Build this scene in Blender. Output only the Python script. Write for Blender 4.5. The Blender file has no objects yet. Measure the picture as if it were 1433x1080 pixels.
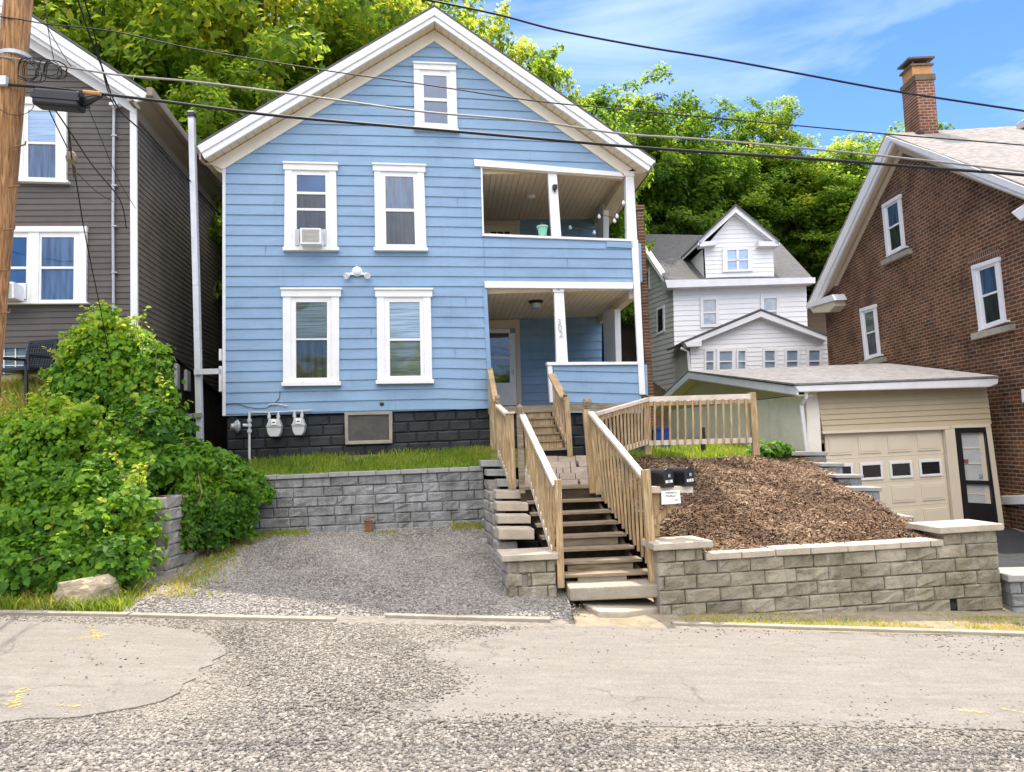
import bpy, math, random
import numpy as np
from mathutils import Vector, Matrix, noise
R = math.radians
random.seed(7)
S = bpy.context.scene
COL = S.collection

# ---------------------------------------------------------------- camera
F, HOR, ROLL = 1060.0, 620.0, 0.042
CAM = Vector((0, 0, 2.2))
pitch = math.atan((HOR - 540) / F)
CR = Matrix.Rotation(R(90) + pitch, 3, 'X') @ Matrix.Rotation(-ROLL, 3, 'Z')
cd = bpy.data.cameras.new('camera'); cam = bpy.data.objects.new('camera', cd); COL.objects.link(cam)
cam.location = CAM; cam.rotation_euler = CR.to_euler()
cd.sensor_width = 36; cd.lens = 36 * F / 1433; cd.clip_end = 1000; cd.clip_start = .05
S.camera = cam

def ray(p):
    return CR @ Vector(((p[0] - 716.5) / F, -(p[1] - 540) / F, -1))
def aty(px, py, Y):
    d = ray((px, py)); return CAM + d * (Y / d.y)
def atz(px, py, z):
    d = ray((px, py)); return CAM + d * ((z - CAM.z) / d.z)
def proj(v):
    c = CR.transposed() @ (Vector(v) - CAM)
    return (716.5 + F * c.x / -c.z, 540 - F * c.y / -c.z)

class Plane:
    "upright plane through p0; u runs to the right, n looks out of the wall"
    def __init__(s, p0, yaw, n=None):
        s.p0 = Vector(p0)
        s.u = Vector((math.cos(yaw), math.sin(yaw), 0))
        s.n = n if n else Vector((math.sin(yaw), -math.cos(yaw), 0))
    def P(s, p, d=0):
        r = ray(p); q = s.p0 + s.n * d
        return CAM + r * ((q - CAM).dot(s.n) / r.dot(s.n))
    def uz(s, p):
        q = s.P(p) ; return ((q - s.p0).dot(s.u), q.z)
    def X(s, u, z, d=0):
        q = s.p0 + s.u * u + s.n * d; return Vector((q.x, q.y, z))

# ---------------------------------------------------------------- mesh builder
class MB:
    def __init__(s): s.v = []; s.f = []; s.t = []; s.cur = .5
    def add(s, vs, fs):
        o = len(s.v); vs = list(vs); s.t += [s.cur] * len(vs); s.v += [Vector(a) for a in vs]; s.f += [tuple(i + o for i in f) for f in fs]; return s
    def poly(s, pts): return s.add(pts, [tuple(range(len(pts)))])
    def prism(s, pts, vec):
        n = len(pts); vec = Vector(vec); pts = [Vector(p) for p in pts]
        fs = [tuple(range(n)), tuple(range(2 * n - 1, n - 1, -1))]
        fs += [(i, i + n, (i + 1) % n + n, (i + 1) % n) for i in range(n)]
        return s.add(pts + [p + vec for p in pts], fs)
    def box(s, c, sx, sy, sz, rz=0):
        c = Vector(c); m = Matrix.Rotation(rz, 3, 'Z')
        pts = [c + m @ Vector((x * sx / 2, y * sy / 2, -sz / 2)) for x, y in ((-1, -1), (1, -1), (1, 1), (-1, 1))]
        return s.prism(pts, (0, 0, sz))
    def beam(s, a, b, w, h, up=(0, 0, 1)):
        a = Vector(a); b = Vector(b); d = (b - a).normalized(); up = Vector(up)
        if abs(d.dot(up)) > .98: up = Vector((0, 1, 0))
        r = d.cross(up).normalized(); t = r.cross(d)
        pts = [a + r * (x * w / 2) + t * (y * h / 2) for x, y in ((-1, -1), (1, -1), (1, 1), (-1, 1))]
        return s.prism(pts, b - a)
    def tube(s, pts, rad, n=8):
        pts = [Vector(p) for p in pts]; vs = []; fs = []
        rs = rad if isinstance(rad, (list, tuple)) else [rad] * len(pts)
        up = Vector((.13, .21, .97))
        for i, p in enumerate(pts):
            d = (pts[min(i + 1, len(pts) - 1)] - pts[max(i - 1, 0)]).normalized()
            r = d.cross(up)
            if r.length < .05: r = d.cross(Vector((1, 0, 0)))
            r.normalize(); t = r.cross(d)
            for k in range(n):
                a = 2 * math.pi * k / n; vs.append(p + (r * math.cos(a) + t * math.sin(a)) * rs[i])
        for i in range(len(pts) - 1):
            for k in range(n):
                fs.append((i * n + k, i * n + (k + 1) % n, (i + 1) * n + (k + 1) % n, (i + 1) * n + k))
        fs += [tuple(range(n - 1, -1, -1)), tuple(range((len(pts) - 1) * n, len(pts) * n))]
        return s.add(vs, fs)
    def lathe(s, c, prof, n=16, axis=(0, 0, 1)):
        c = Vector(c); ax = Vector(axis).normalized()
        a = ax.cross(Vector((0, 1, 0)) if abs(ax.y) < .9 else Vector((1, 0, 0))).normalized(); b = ax.cross(a)
        vs = []; fs = []
        for r, h in prof:
            for k in range(n):
                t = 2 * math.pi * k / n; vs.append(c + ax * h + (a * math.cos(t) + b * math.sin(t)) * r)
        for i in range(len(prof) - 1):
            for k in range(n):
                fs.append((i * n + k, i * n + (k + 1) % n, (i + 1) * n + (k + 1) % n, (i + 1) * n + k))
        fs += [tuple(range(n - 1, -1, -1)), tuple(range((len(prof) - 1) * n, len(prof) * n))]
        return s.add(vs, fs)
    # polygon given in picture points lying on a wall, thickness d0..d1 out of that wall
    def slab(s, pl, pts, d0, d1):
        return s.prism([pl.P(p, d1) for p in pts], pl.n * (d0 - d1))

ORG = {}
def obj(name, mb, mat, parent=None, base=None, smooth=False, bevel=0, fix=True):
    if isinstance(mb, MB):
        vs, fs = mb.v, mb.f
    else:
        vs, fs = mb
    if parent: org = ORG[parent.name]
    else:
        if base is None:
            A = np.array([tuple(v) for v in vs]); base = ((A[:, 0].min() + A[:, 0].max()) / 2, (A[:, 1].min() + A[:, 1].max()) / 2, A[:, 2].min())
        org = Vector(base)
    me = bpy.data.meshes.new(name)
    me.from_pydata([tuple(Vector(v) - org) for v in vs], [], fs)
    if fix:
        import bmesh
        bm = bmesh.new(); bm.from_mesh(me); bmesh.ops.recalc_face_normals(bm, faces=bm.faces); bm.to_mesh(me); bm.free()
    if isinstance(mb, MB):
        a = me.attributes.new('tint', 'FLOAT', 'POINT'); a.data.foreach_set('value', mb.t)
    me.materials.append(mat)
    if smooth: me.polygons.foreach_set('use_smooth', [True] * len(me.polygons))
    o = bpy.data.objects.new(name, me); COL.objects.link(o)
    if parent: o.parent = parent
    else: o.location = org
    ORG[o.name] = org
    if bevel:
        b = o.modifiers.new('bevel', 'BEVEL'); b.width = bevel; b.segments = 2; b.limit_method = 'ANGLE'; b.angle_limit = R(40)
    return o
def npobj(name, V, Fq, mat, parent=None, base=(0, 0, 0), attrs=None, smooth=False):
    "mesh from numpy arrays; Fq is (n,k)"
    org = ORG[parent.name] if parent else Vector(base)
    me = bpy.data.meshes.new(name)
    n, k = Fq.shape
    me.vertices.add(len(V)); me.vertices.foreach_set('co', (V - np.array(org)).astype(np.float32).ravel())
    me.loops.add(n * k); me.loops.foreach_set('vertex_index', Fq.astype(np.int32).ravel())
    me.polygons.add(n); me.polygons.foreach_set('loop_start', np.arange(0, n * k, k, dtype=np.int32))
    me.polygons.foreach_set('loop_total', np.full(n, k, dtype=np.int32))
    me.update(calc_edges=True)
    for an, arr in (attrs or {}).items():
        a = me.attributes.new(an, 'FLOAT', 'POINT'); a.data.foreach_set('value', arr.astype(np.float32))
    if smooth: me.polygons.foreach_set('use_smooth', np.ones(n, dtype=bool))
    me.materials.append(mat)
    o = bpy.data.objects.new(name, me); COL.objects.link(o)
    if parent: o.parent = parent
    else: o.location = org
    ORG[o.name] = org
    return o
def tag(o, label, cat, group=None):
    o['label'] = label; o['category'] = cat
    if group: o['group'] = group
    return o
def thing(name, loc, label, cat, group=None):
    o = bpy.data.objects.new(name, None); COL.objects.link(o); o.location = loc; o.empty_display_size = .2
    ORG[o.name] = Vector(loc); return tag(o, label, cat, group)
def kind(o, k): o['kind'] = k; return o

# ---------------------------------------------------------------- materials
def mat(name, col, rough=.7, var=.12, scale=6, bump=0, bscale=40, spec=.3, metal=0, stretch=(1, 1, 1), dirt=None, dscale=1.5, damt=.5, trans=0, blk=0):
    "plain surface with uneven colour: two noises, an optional stain colour, a bump"
    m = bpy.data.materials.new(name); m.use_nodes = True; nt = m.node_tree; N = nt.nodes; L = nt.links
    b = N['Principled BSDF']; b.inputs['Roughness'].default_value = rough; b.inputs['Specular IOR Level'].default_value = spec; b.inputs['Metallic'].default_value = metal
    tc = N.new('ShaderNodeTexCoord'); mp = N.new('ShaderNodeMapping'); mp.inputs['Scale'].default_value = stretch
    L.new(tc.outputs['Object'], mp.inputs['Vector'])
    n1 = N.new('ShaderNodeTexNoise'); n1.inputs['Scale'].default_value = scale; n1.inputs['Detail'].default_value = 6; n1.inputs['Roughness'].default_value = .65
    L.new(mp.outputs[0], n1.inputs['Vector'])
    cr = N.new('ShaderNodeValToRGB'); cr.color_ramp.elements[0].position = .3; cr.color_ramp.elements[1].position = .7
    lo = [c * (1 - var) for c in col]; hi = [min(1, c * (1 + var)) for c in col]
    cr.color_ramp.elements[0].color = (*lo, 1); cr.color_ramp.elements[1].color = (*hi, 1)
    L.new(n1.outputs['Fac'], cr.inputs['Fac']); out = cr.outputs['Color']
    if dirt:
        n2 = N.new('ShaderNodeTexNoise'); n2.inputs['Scale'].default_value = dscale; n2.inputs['Detail'].default_value = 8; n2.inputs['Roughness'].default_value = .7
        L.new(mp.outputs[0], n2.inputs['Vector'])
        r2 = N.new('ShaderNodeMapRange'); r2.inputs['From Min'].default_value = .48; r2.inputs['From Max'].default_value = .72; r2.inputs['To Max'].default_value = damt
        L.new(n2.outputs['Fac'], r2.inputs['Value'])
        mx = N.new('ShaderNodeMix'); mx.data_type = 'RGBA'; mx.inputs['B'].default_value = (*dirt, 1)
        L.new(r2.outputs[0], mx.inputs['Factor']); L.new(out, mx.inputs['A']); out = mx.outputs['Result']
    if blk:      # every block or board has its own shade
        at = N.new('ShaderNodeAttribute'); at.attribute_name = 'tint'; r4 = N.new('ShaderNodeMapRange'); r4.inputs['To Min'].default_value = 1 - blk; r4.inputs['To Max'].default_value = 1 + blk; L.new(at.outputs['Fac'], r4.inputs['Value'])
        m4 = N.new('ShaderNodeMix'); m4.data_type = 'RGBA'; m4.blend_type = 'MULTIPLY'; m4.inputs['Factor'].default_value = 1; L.new(out, m4.inputs['A']); L.new(r4.outputs[0], m4.inputs['B']); out = m4.outputs['Result']
    L.new(out, b.inputs['Base Color'])
    if bump:
        n3 = N.new('ShaderNodeTexNoise'); n3.inputs['Scale'].default_value = bscale; n3.inputs['Detail'].default_value = 5
        L.new(mp.outputs[0], n3.inputs['Vector'])
        bp = N.new('ShaderNodeBump'); bp.inputs['Strength'].default_value = bump; bp.inputs['Distance'].default_value = .02
        L.new(n3.outputs['Fac'], bp.inputs['Height']); L.new(bp.outputs[0], b.inputs['Normal'])
    return m
def wood(name, a, b_, scale=9, gr=(.10, .075, .05), along=(1.6, 1.6, .12)):
    "weathered timber: long grain streaks, knots, grey patches"
    m = bpy.data.materials.new(name); m.use_nodes = True; nt = m.node_tree; N = nt.nodes; L = nt.links
    b = N['Principled BSDF']; b.inputs['Roughness'].default_value = .8; b.inputs['Specular IOR Level'].default_value = .2
    tc = N.new('ShaderNodeTexCoord')
    n0 = N.new('ShaderNodeTexNoise'); n0.inputs['Scale'].default_value = 2.2; n0.inputs['Detail'].default_value = 4; L.new(tc.outputs['Object'], n0.inputs['Vector'])
    w = N.new('ShaderNodeTexNoise'); w.inputs['Scale'].default_value = 30; w.inputs['Detail'].default_value = 6; w.inputs['Distortion'].default_value = .6
    mp = N.new('ShaderNodeMapping'); mp.inputs['Scale'].default_value = along; L.new(tc.outputs['Object'], mp.inputs['Vector']); L.new(mp.outputs[0], w.inputs['Vector'])
    c1 = N.new('ShaderNodeValToRGB'); c1.color_ramp.elements[0].position = .32; c1.color_ramp.elements[1].position = .68
    c1.color_ramp.elements[0].color = (*a, 1); c1.color_ramp.elements[1].color = (*b_, 1); L.new(w.outputs['Fac'], c1.inputs['Fac'])
    mx = N.new('ShaderNodeMix'); mx.data_type = 'RGBA'; mx.inputs['B'].default_value = (*gr, 1)
    r2 = N.new('ShaderNodeMapRange'); r2.inputs['From Min'].default_value = .5; r2.inputs['From Max'].default_value = .75; r2.inputs['To Max'].default_value = .75
    L.new(n0.outputs['Fac'], r2.inputs['Value']); L.new(r2.outputs[0], mx.inputs['Factor']); L.new(c1.outputs[0], mx.inputs['A'])
    L.new(mx.outputs['Result'], b.inputs['Base Color'])
    bp = N.new('ShaderNodeBump'); bp.inputs['Strength'].default_value = .4; bp.inputs['Distance'].default_value = .01; L.new(w.outputs['Fac'], bp.inputs['Height']); L.new(bp.outputs[0], b.inputs['Normal'])
    return m
def brickmat(name, c1, c2, mortar, axis, bw=.215, bh=.075, ms=.012, rot=0, bump=.5):
    "brick courses laid over one vertical plane; axis = which horizontal axis runs along the wall"
    m = bpy.data.materials.new(name); m.use_nodes = True; nt = m.node_tree; N = nt.nodes; L = nt.links
    b = N['Principled BSDF']; b.inputs['Roughness'].default_value = .85; b.inputs['Specular IOR Level'].default_value = .2
    tc = N.new('ShaderNodeTexCoord'); sp = N.new('ShaderNodeSeparateXYZ'); cb = N.new('ShaderNodeCombineXYZ')
    L.new(tc.outputs['Object'], sp.inputs[0]); L.new(sp.outputs[axis], cb.inputs[0]); L.new(sp.outputs['Z'], cb.inputs[1])
    bt = N.new('ShaderNodeTexBrick'); bt.inputs['Scale'].default_value = 1; bt.inputs['Brick Width'].default_value = bw; bt.inputs['Row Height'].default_value = bh
    bt.inputs['Mortar Size'].default_value = ms; bt.inputs['Mortar Smooth'].default_value = .2; bt.inputs['Bias'].default_value = -.1
    bt.inputs['Color1'].default_value = (*c1, 1); bt.inputs['Color2'].default_value = (*c2, 1); bt.inputs['Mortar'].default_value = (*mortar, 1)
    L.new(cb.outputs[0], bt.inputs['Vector'])
    n = N.new('ShaderNodeTexNoise'); n.inputs['Scale'].default_value = .9; n.inputs['Detail'].default_value = 7; n.inputs['Roughness'].default_value = .75; L.new(tc.outputs['Object'], n.inputs['Vector'])
    r2 = N.new('ShaderNodeMapRange'); r2.inputs['From Min'].default_value = .35; r2.inputs['From Max'].default_value = .7; r2.inputs['To Min'].default_value = .5; r2.inputs['To Max'].default_value = 1.4
    L.new(n.outputs['Fac'], r2.inputs['Value'])
    mx = N.new('ShaderNodeMix'); mx.data_type = 'RGBA'; mx.blend_type = 'MULTIPLY'; mx.inputs['Factor'].default_value = 1
    L.new(bt.outputs['Color'], mx.inputs['A']); L.new(r2.outputs[0], mx.inputs['B']); L.new(mx.outputs['Result'], b.inputs['Base Color'])
    bp = N.new('ShaderNodeBump'); bp.inputs['Strength'].default_value = bump; bp.inputs['Distance'].default_value = .012; bp.invert = True
    L.new(bt.outputs['Fac'], bp.inputs['Height']); L.new(bp.outputs[0], b.inputs['Normal'])
    return m
def glass(name, col, refl=.38, fold=0, blind=0):
    "window pane: mirror share over the curtain, dark room or painted sky colour right behind it"
    m = bpy.data.materials.new(name); m.use_nodes = True; nt = m.node_tree; N = nt.nodes; L = nt.links
    for x in list(N): N.remove(x)
    o = N.new('ShaderNodeOutputMaterial'); d = N.new('ShaderNodeBsdfDiffuse'); g = N.new('ShaderNodeBsdfGlossy'); mx = N.new('ShaderNodeMixShader')
    g.inputs['Roughness'].default_value = .03; g.inputs['Color'].default_value = (.92, .96, 1, 1); mx.inputs[0].default_value = refl
    tc = N.new('ShaderNodeTexCoord')
    n = N.new('ShaderNodeTexNoise'); mp = N.new('ShaderNodeMapping'); n.inputs['Scale'].default_value = 3; n.inputs['Detail'].default_value = 4
    mp.inputs['Scale'].default_value = (5, 5, .5) if fold else (.4, .4, 12) if blind else (1, 1, 1)
    L.new(tc.outputs['Object'], mp.inputs[0]); L.new(mp.outputs[0], n.inputs['Vector'])
    cr = N.new('ShaderNodeValToRGB'); k = .45 if (fold or blind) else .2
    cr.color_ramp.elements[0].position = .35; cr.color_ramp.elements[1].position = .65
    cr.color_ramp.elements[0].color = (*[c * (1 - k) for c in col], 1); cr.color_ramp.elements[1].color = (*[c * (1 + k) for c in col], 1)
    L.new(n.outputs['Fac'], cr.inputs[0]); L.new(cr.outputs[0], d.inputs['Color'])
    n2 = N.new('ShaderNodeTexNoise'); n2.inputs['Scale'].default_value = 1.2; L.new(tc.outputs['Object'], n2.inputs['Vector'])
    bp = N.new('ShaderNodeBump'); bp.inputs['Strength'].default_value = .12; bp.inputs['Distance'].default_value = .05; L.new(n2.outputs['Fac'], bp.inputs['Height']); L.new(bp.outputs[0], g.inputs['Normal'])
    L.new(d.outputs[0], mx.inputs[1]); L.new(g.outputs[0], mx.inputs[2]); L.new(mx.outputs[0], o.inputs[0])
    return m
def leafmat(name, dark, mid, light, yellow, trans=.45):
    m = bpy.data.materials.new(name); m.use_nodes = True; nt = m.node_tree; N = nt.nodes; L = nt.links
    for x in list(N): N.remove(x)
    o = N.new('ShaderNodeOutputMaterial'); d = N.new('ShaderNodeBsdfPrincipled'); d.inputs['Roughness'].default_value = .55; d.inputs['Specular IOR Level'].default_value = .35
    t = N.new('ShaderNodeBsdfTranslucent'); mx = N.new('ShaderNodeMixShader'); mx.inputs[0].default_value = trans
    at = N.new('ShaderNodeAttribute'); at.attribute_name = 'tint'; cr = N.new('ShaderNodeValToRGB'); e = cr.color_ramp.elements
    e[0].position = 0; e[0].color = (*dark, 1); e[1].position = 1; e[1].color = (*yellow, 1)
    for p, c in ((.4, mid), (.75, light)): q = e.new(p); q.color = (*c, 1)
    oi = N.new('ShaderNodeObjectInfo'); ad = N.new('ShaderNodeMath'); ad.operation = 'MULTIPLY_ADD'; ad.inputs[1].default_value = .24
    L.new(oi.outputs['Random'], ad.inputs[0]); sb = N.new('ShaderNodeMath'); sb.operation = 'SUBTRACT'; sb.inputs[1].default_value = .12
    sc = N.new('ShaderNodeSeparateColor'); L.new(oi.outputs['Color'], sc.inputs[0]); a2 = N.new('ShaderNodeMath'); a2.operation = 'SUBTRACT'; a2.inputs[0].default_value = 1; L.new(sc.outputs[0], a2.inputs[1])
    a3 = N.new('ShaderNodeMath'); a3.operation = 'ADD'; L.new(at.outputs['Fac'], a3.inputs[0]); L.new(a2.outputs[0], a3.inputs[1])
    L.new(a3.outputs[0], ad.inputs[2]); L.new(ad.outputs[0], sb.inputs[0]); L.new(sb.outputs[0], cr.inputs[0])
    hs = N.new('ShaderNodeHueSaturation'); hs.inputs['Value'].default_value = 2.15; hs.inputs['Hue'].default_value = .478; L.new(cr.outputs[0], hs.inputs['Color'])
    L.new(cr.outputs[0], d.inputs['Base Color']); L.new(hs.outputs[0], t.inputs['Color'])
    L.new(d.outputs[0], mx.inputs[1]); L.new(t.outputs[0], mx.inputs[2]); L.new(mx.outputs[0], o.inputs[0])
    return m
def cracked(m, scale=.55, w=.012, col=(.07, .06, .05), amt=.8):
    "thin wandering cracks drawn into a surface's colour and relief"
    nt = m.node_tree; N = nt.nodes; L = nt.links; b = N['Principled BSDF']; src = b.inputs['Base Color'].links[0].from_socket
    tc = N.new('ShaderNodeTexCoord'); n = N.new('ShaderNodeTexNoise'); n.inputs['Scale'].default_value = 2.2; n.inputs['Detail'].default_value = 6; L.new(tc.outputs['Object'], n.inputs['Vector'])
    mx = N.new('ShaderNodeMix'); mx.data_type = 'RGBA'; mx.blend_type = 'LINEAR_LIGHT'; mx.inputs['Factor'].default_value = .35; L.new(tc.outputs['Object'], mx.inputs['A']); L.new(n.outputs['Color'], mx.inputs['B'])
    v = N.new('ShaderNodeTexVoronoi'); v.feature = 'DISTANCE_TO_EDGE'; v.inputs['Scale'].default_value = scale; L.new(mx.outputs['Result'], v.inputs['Vector'])
    r = N.new('ShaderNodeMapRange'); r.inputs['From Max'].default_value = w; r.inputs['To Min'].default_value = amt; r.inputs['To Max'].default_value = 0; L.new(v.outputs['Distance'], r.inputs['Value'])
    n2 = N.new('ShaderNodeTexNoise'); n2.inputs['Scale'].default_value = .8; L.new(tc.outputs['Object'], n2.inputs['Vector'])
    r2 = N.new('ShaderNodeMapRange'); r2.inputs['From Min'].default_value = .45; r2.inputs['From Max'].default_value = .6; L.new(n2.outputs['Fac'], r2.inputs['Value'])
    mu = N.new('ShaderNodeMath'); mu.operation = 'MULTIPLY'; L.new(r.outputs[0], mu.inputs[0]); L.new(r2.outputs[0], mu.inputs[1])
    m2 = N.new('ShaderNodeMix'); m2.data_type = 'RGBA'; m2.inputs['B'].default_value = (*col, 1); L.new(mu.outputs[0], m2.inputs['Factor']); L.new(src, m2.inputs['A'])
    vg = N.new('ShaderNodeTexVoronoi'); vg.inputs['Scale'].default_value = 85; L.new(tc.outputs['Object'], vg.inputs['Vector'])
    rg = N.new('ShaderNodeMapRange'); rg.inputs['To Min'].default_value = .78; rg.inputs['To Max'].default_value = 1.18; L.new(vg.outputs['Color'], rg.inputs['Value'])
    m3 = N.new('ShaderNodeMix'); m3.data_type = 'RGBA'; m3.blend_type = 'MULTIPLY'; m3.inputs['Factor'].default_value = 1; L.new(m2.outputs['Result'], m3.inputs['A']); L.new(rg.outputs[0], m3.inputs['B'])
    L.new(m3.outputs['Result'], b.inputs['Base Color']); return m
def streak(m, col, amt, lo=.55, hi=.7, stretch=(2.5, 2.5, .3), seed=0):
    "runs and stains down a wall, laid over the surface's own colour"
    nt = m.node_tree; N = nt.nodes; L = nt.links; b = N['Principled BSDF']; src = b.inputs['Base Color'].links[0].from_socket
    tc = N.new('ShaderNodeTexCoord'); mp = N.new('ShaderNodeMapping'); mp.inputs['Scale'].default_value = stretch; mp.inputs['Location'].default_value = (seed, seed * 1.7, 0); L.new(tc.outputs['Object'], mp.inputs[0])
    n = N.new('ShaderNodeTexNoise'); n.inputs['Scale'].default_value = 1.6; n.inputs['Detail'].default_value = 9; n.inputs['Roughness'].default_value = .72; L.new(mp.outputs[0], n.inputs['Vector'])
    r = N.new('ShaderNodeMapRange'); r.inputs['From Min'].default_value = lo; r.inputs['From Max'].default_value = hi; r.inputs['To Max'].default_value = amt; L.new(n.outputs['Fac'], r.inputs['Value'])
    mx = N.new('ShaderNodeMix'); mx.data_type = 'RGBA'; mx.inputs['B'].default_value = (*col, 1); L.new(r.outputs[0], mx.inputs['Factor']); L.new(src, mx.inputs['A']); L.new(mx.outputs['Result'], b.inputs['Base Color']); return m
def tintmat(name, cols, rough=.85, bump=0):
    "colour picked along a ramp by the mesh's own 'tint' value (each stone or chip has one)"
    m = bpy.data.materials.new(name); m.use_nodes = True; nt = m.node_tree; N = nt.nodes; L = nt.links
    b = N['Principled BSDF']; b.inputs['Roughness'].default_value = rough; b.inputs['Specular IOR Level'].default_value = .25
    at = N.new('ShaderNodeAttribute'); at.attribute_name = 'tint'; cr = N.new('ShaderNodeValToRGB'); e = cr.color_ramp.elements
    e[0].color = (*cols[0], 1); e[1].color = (*cols[-1], 1)
    for i, c in enumerate(cols[1:-1]): q = e.new((i + 1) / (len(cols) - 1)); q.color = (*c, 1)
    L.new(at.outputs['Fac'], cr.inputs[0]); L.new(cr.outputs[0], b.inputs['Base Color'])
    return m

BLUE = mat('blue_paint', (.232, .36, .515), .55, .10, 1.3, .15, 60, .3, dirt=(.15, .245, .35), dscale=1.6, damt=.45, stretch=(.5, .5, 2), blk=.025)
WHITE = mat('white_paint', (.80, .80, .80), .5, .04, 4, .08, 50, .35, dirt=(.62, .58, .52), dscale=3, damt=.3)
TRIMW = mat('white_metal_trim', (.74, .74, .77), .4, .06, 3, 0, dirt=(.58, .56, .52), dscale=2, damt=.45)
PORCHC = mat('porch_ceiling_board', (.80, .66, .46), .55, .06, 3, .06, 40, dirt=(.6, .46, .3), dscale=3.0, damt=.3)  # brighter than CREAM; the colour makes up for dim light under ceilings and soffits
FRIEZE = mat('cream_frieze', (.80, .73, .62), .5, .05, 3, .05, 40, dirt=(.62, .52, .4), dscale=2, damt=.3)
GREYS = mat('lightened_brown_clapboard', (.175, .145, .115), .6, .18, 2, .1, 40, dirt=(.11, .085, .065), damt=.6)  # lightened stand-in for GREY; its colour offsets the shade on the side wall
CREAM = mat('beige_soffit', (.68, .57, .43), .55, .06, 3, .06, 40, dirt=(.45, .35, .25), dscale=3.0, damt=.35)
FOUND = mat('black_block_paint', (.016, .019, .024), .5, .2, 5, .08, 60, .4, dirt=(.04, .04, .04), damt=.5, blk=.35)
GREY = mat('taupe_clapboard', (.105, .093, .082), .6, .12, 2, .1, 40, dirt=(.07, .06, .052), damt=.5, blk=.08)
TAUPE = mat('brown_soffit', (.26, .22, .165), .6, .1, 3)
WOODL = wood('weathered_timber', (.27, .175, .085), (.58, .435, .255), gr=(.215, .19, .12))
WOODT = wood('bleached_timber', (.60, .52, .43), (.75, .68, .58), gr=(.45, .38, .30), along=(.3, .3, 1.2))
WOODS = wood('grey_step_timber', (.165, .13, .085), (.37, .305, .22), gr=(.22, .19, .14), along=(.14, 1.2, 1.2))
WOODD = wood('dark_timber', (.07, .045, .025), (.15, .10, .06))
POLE = wood('pole_timber', (.16, .075, .03), (.52, .29, .13), gr=(.20, .10, .05))
CAPW = mat('worn_wall_block', (.35, .325, .29), .9, .3, 3.5, .8, 26, .2, dirt=(.15, .14, .11), dscale=1.6, damt=.75, blk=.25)
STONE = mat('tan_wall_block', (.33, .295, .235), .9, .42, 2.6, .9, 26, .2, dirt=(.115, .105, .055), dscale=1.3, damt=.85, blk=.17)
STONEG = mat('grey_wall_block', (.27, .275, .28), .9, .25, 3.5, .9, 26, .2, dirt=(.15, .15, .15), dscale=2, damt=.7, blk=.2)
CAPST = mat('tan_cap_stone', (.47, .41, .33), .85, .15, 5, .5, 40, .2, dirt=(.28, .24, .18), damt=.6)
CAPG = mat('grey_cap_stone', (.33, .33, .32), .85, .15, 5, .5, 40, .2, dirt=(.16, .16, .13), damt=.6)
PAVER = mat('paver', (.33, .275, .21), .85, .2, 4, .4, 50, dirt=(.2, .17, .13), damt=.5)
CONC = mat('old_concrete', (.34, .305, .25), .9, .18, 5, .6, 50, dirt=(.26, .23, .18), damt=.6)
BOULD = mat('boulder_rock', (.46, .38, .27), .9, .25, 3, .9, 14, dirt=(.24, .19, .12), damt=.6, stretch=(1, 1, 2.5))
DARK = mat('dark_gap', (.012, .011, .010), .95, .3)
SOIL = mat('soil', (.075, .052, .032), .95, .4, 8, .7, 30)
LAWN = mat('lawn_ground', (.10, .13, .028), .95, .45, 5, .5, 40, dirt=(.24, .17, .07), dscale=2.2, damt=.7)
BLACK = mat('black_plastic', (.012, .012, .014), .38, .15, 5, 0, spec=.5)
CABLE = mat('black_cable', (.014, .014, .016), .6, .2)
CABLEG = mat('grey_cable', (.27, .26, .24), .55, .2)
METAL = mat('grey_metal', (.42, .44, .46), .45, .15, 8, spec=.5, metal=.3)
GALV = mat('galvanised_pipe', (.62, .63, .65), .4, .1, 5, metal=.3, dirt=(.4, .4, .4))
METER = mat('meter_grey', (.52, .54, .54), .5, .1, 6, dirt=(.34, .33, .3))
SHING = mat('grey_shingle', (.205, .20, .20), .95, .5, 6, .7, 45, stretch=(1, 1, 3), dirt=(.15, .145, .14), damt=.6)
SHINGD = mat('dark_shingle', (.115, .115, .117), .95, .3, 6, .7, 45, stretch=(1, 1, 3))
SHINGT = mat('tan_shingle', (.29, .265, .245), .95, .45, 6, .7, 45, stretch=(1, 1, 3), dirt=(.24, .22, .21), damt=.6)
IVORY = mat('ivory_panel', (.72, .63, .48), .5, .04, 3, dirt=(.62, .52, .38), damt=.3)
TANSIDE = mat('tan_siding', (.53, .44, .29), .55, .05, 2, .05, 40)
STUCCO = mat('cream_stucco', (.87, .81, .71), .85, .06, 4, .3, 60, dirt=(.5, .42, .32), damt=.35)
VINYL = mat('white_vinyl', (.85, .85, .85), .5, .04, 3, dirt=(.6, .59, .55), damt=.3)
VINYL_SHADED = mat('shaded_white_vinyl', (.46, .48, .46), .55, .06, 3)  # darker copy of VINYL: shade of the left-facing walls put into the colour
ASPH = mat('drive_asphalt', (.045, .047, .052), .9, .3, 8, .6, 60)
SCREEN = mat('dusty_screen', (.085, .08, .075), .8, .25, 6)
RUST = mat('rust', (.20, .10, .05), .9, .4, 12, .4)
MINT = mat('mint_plastic', (.28, .62, .46), .4, .06)
PAPER = mat('white_paper', (.82, .82, .80), .6, .04)
INK = mat('black_ink', (.015, .015, .02), .6)
BULB = mat('white_bulb', (.85, .85, .82), .2, .02, spec=.6)
TERRA = mat('clay_flue', (.55, .28, .11), .85, .2, 9)
BLUEB = mat('blue_plastic', (.02, .05, .25), .45, .1)
YEL = mat('yellow_marking', (.50, .38, .14), .9, .25, 10)
BRICK = brickmat('red_brick', (.195, .072, .030), (.082, .033, .018), (.30, .24, .175), 'Y', .2667, .0857, .0115)
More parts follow.
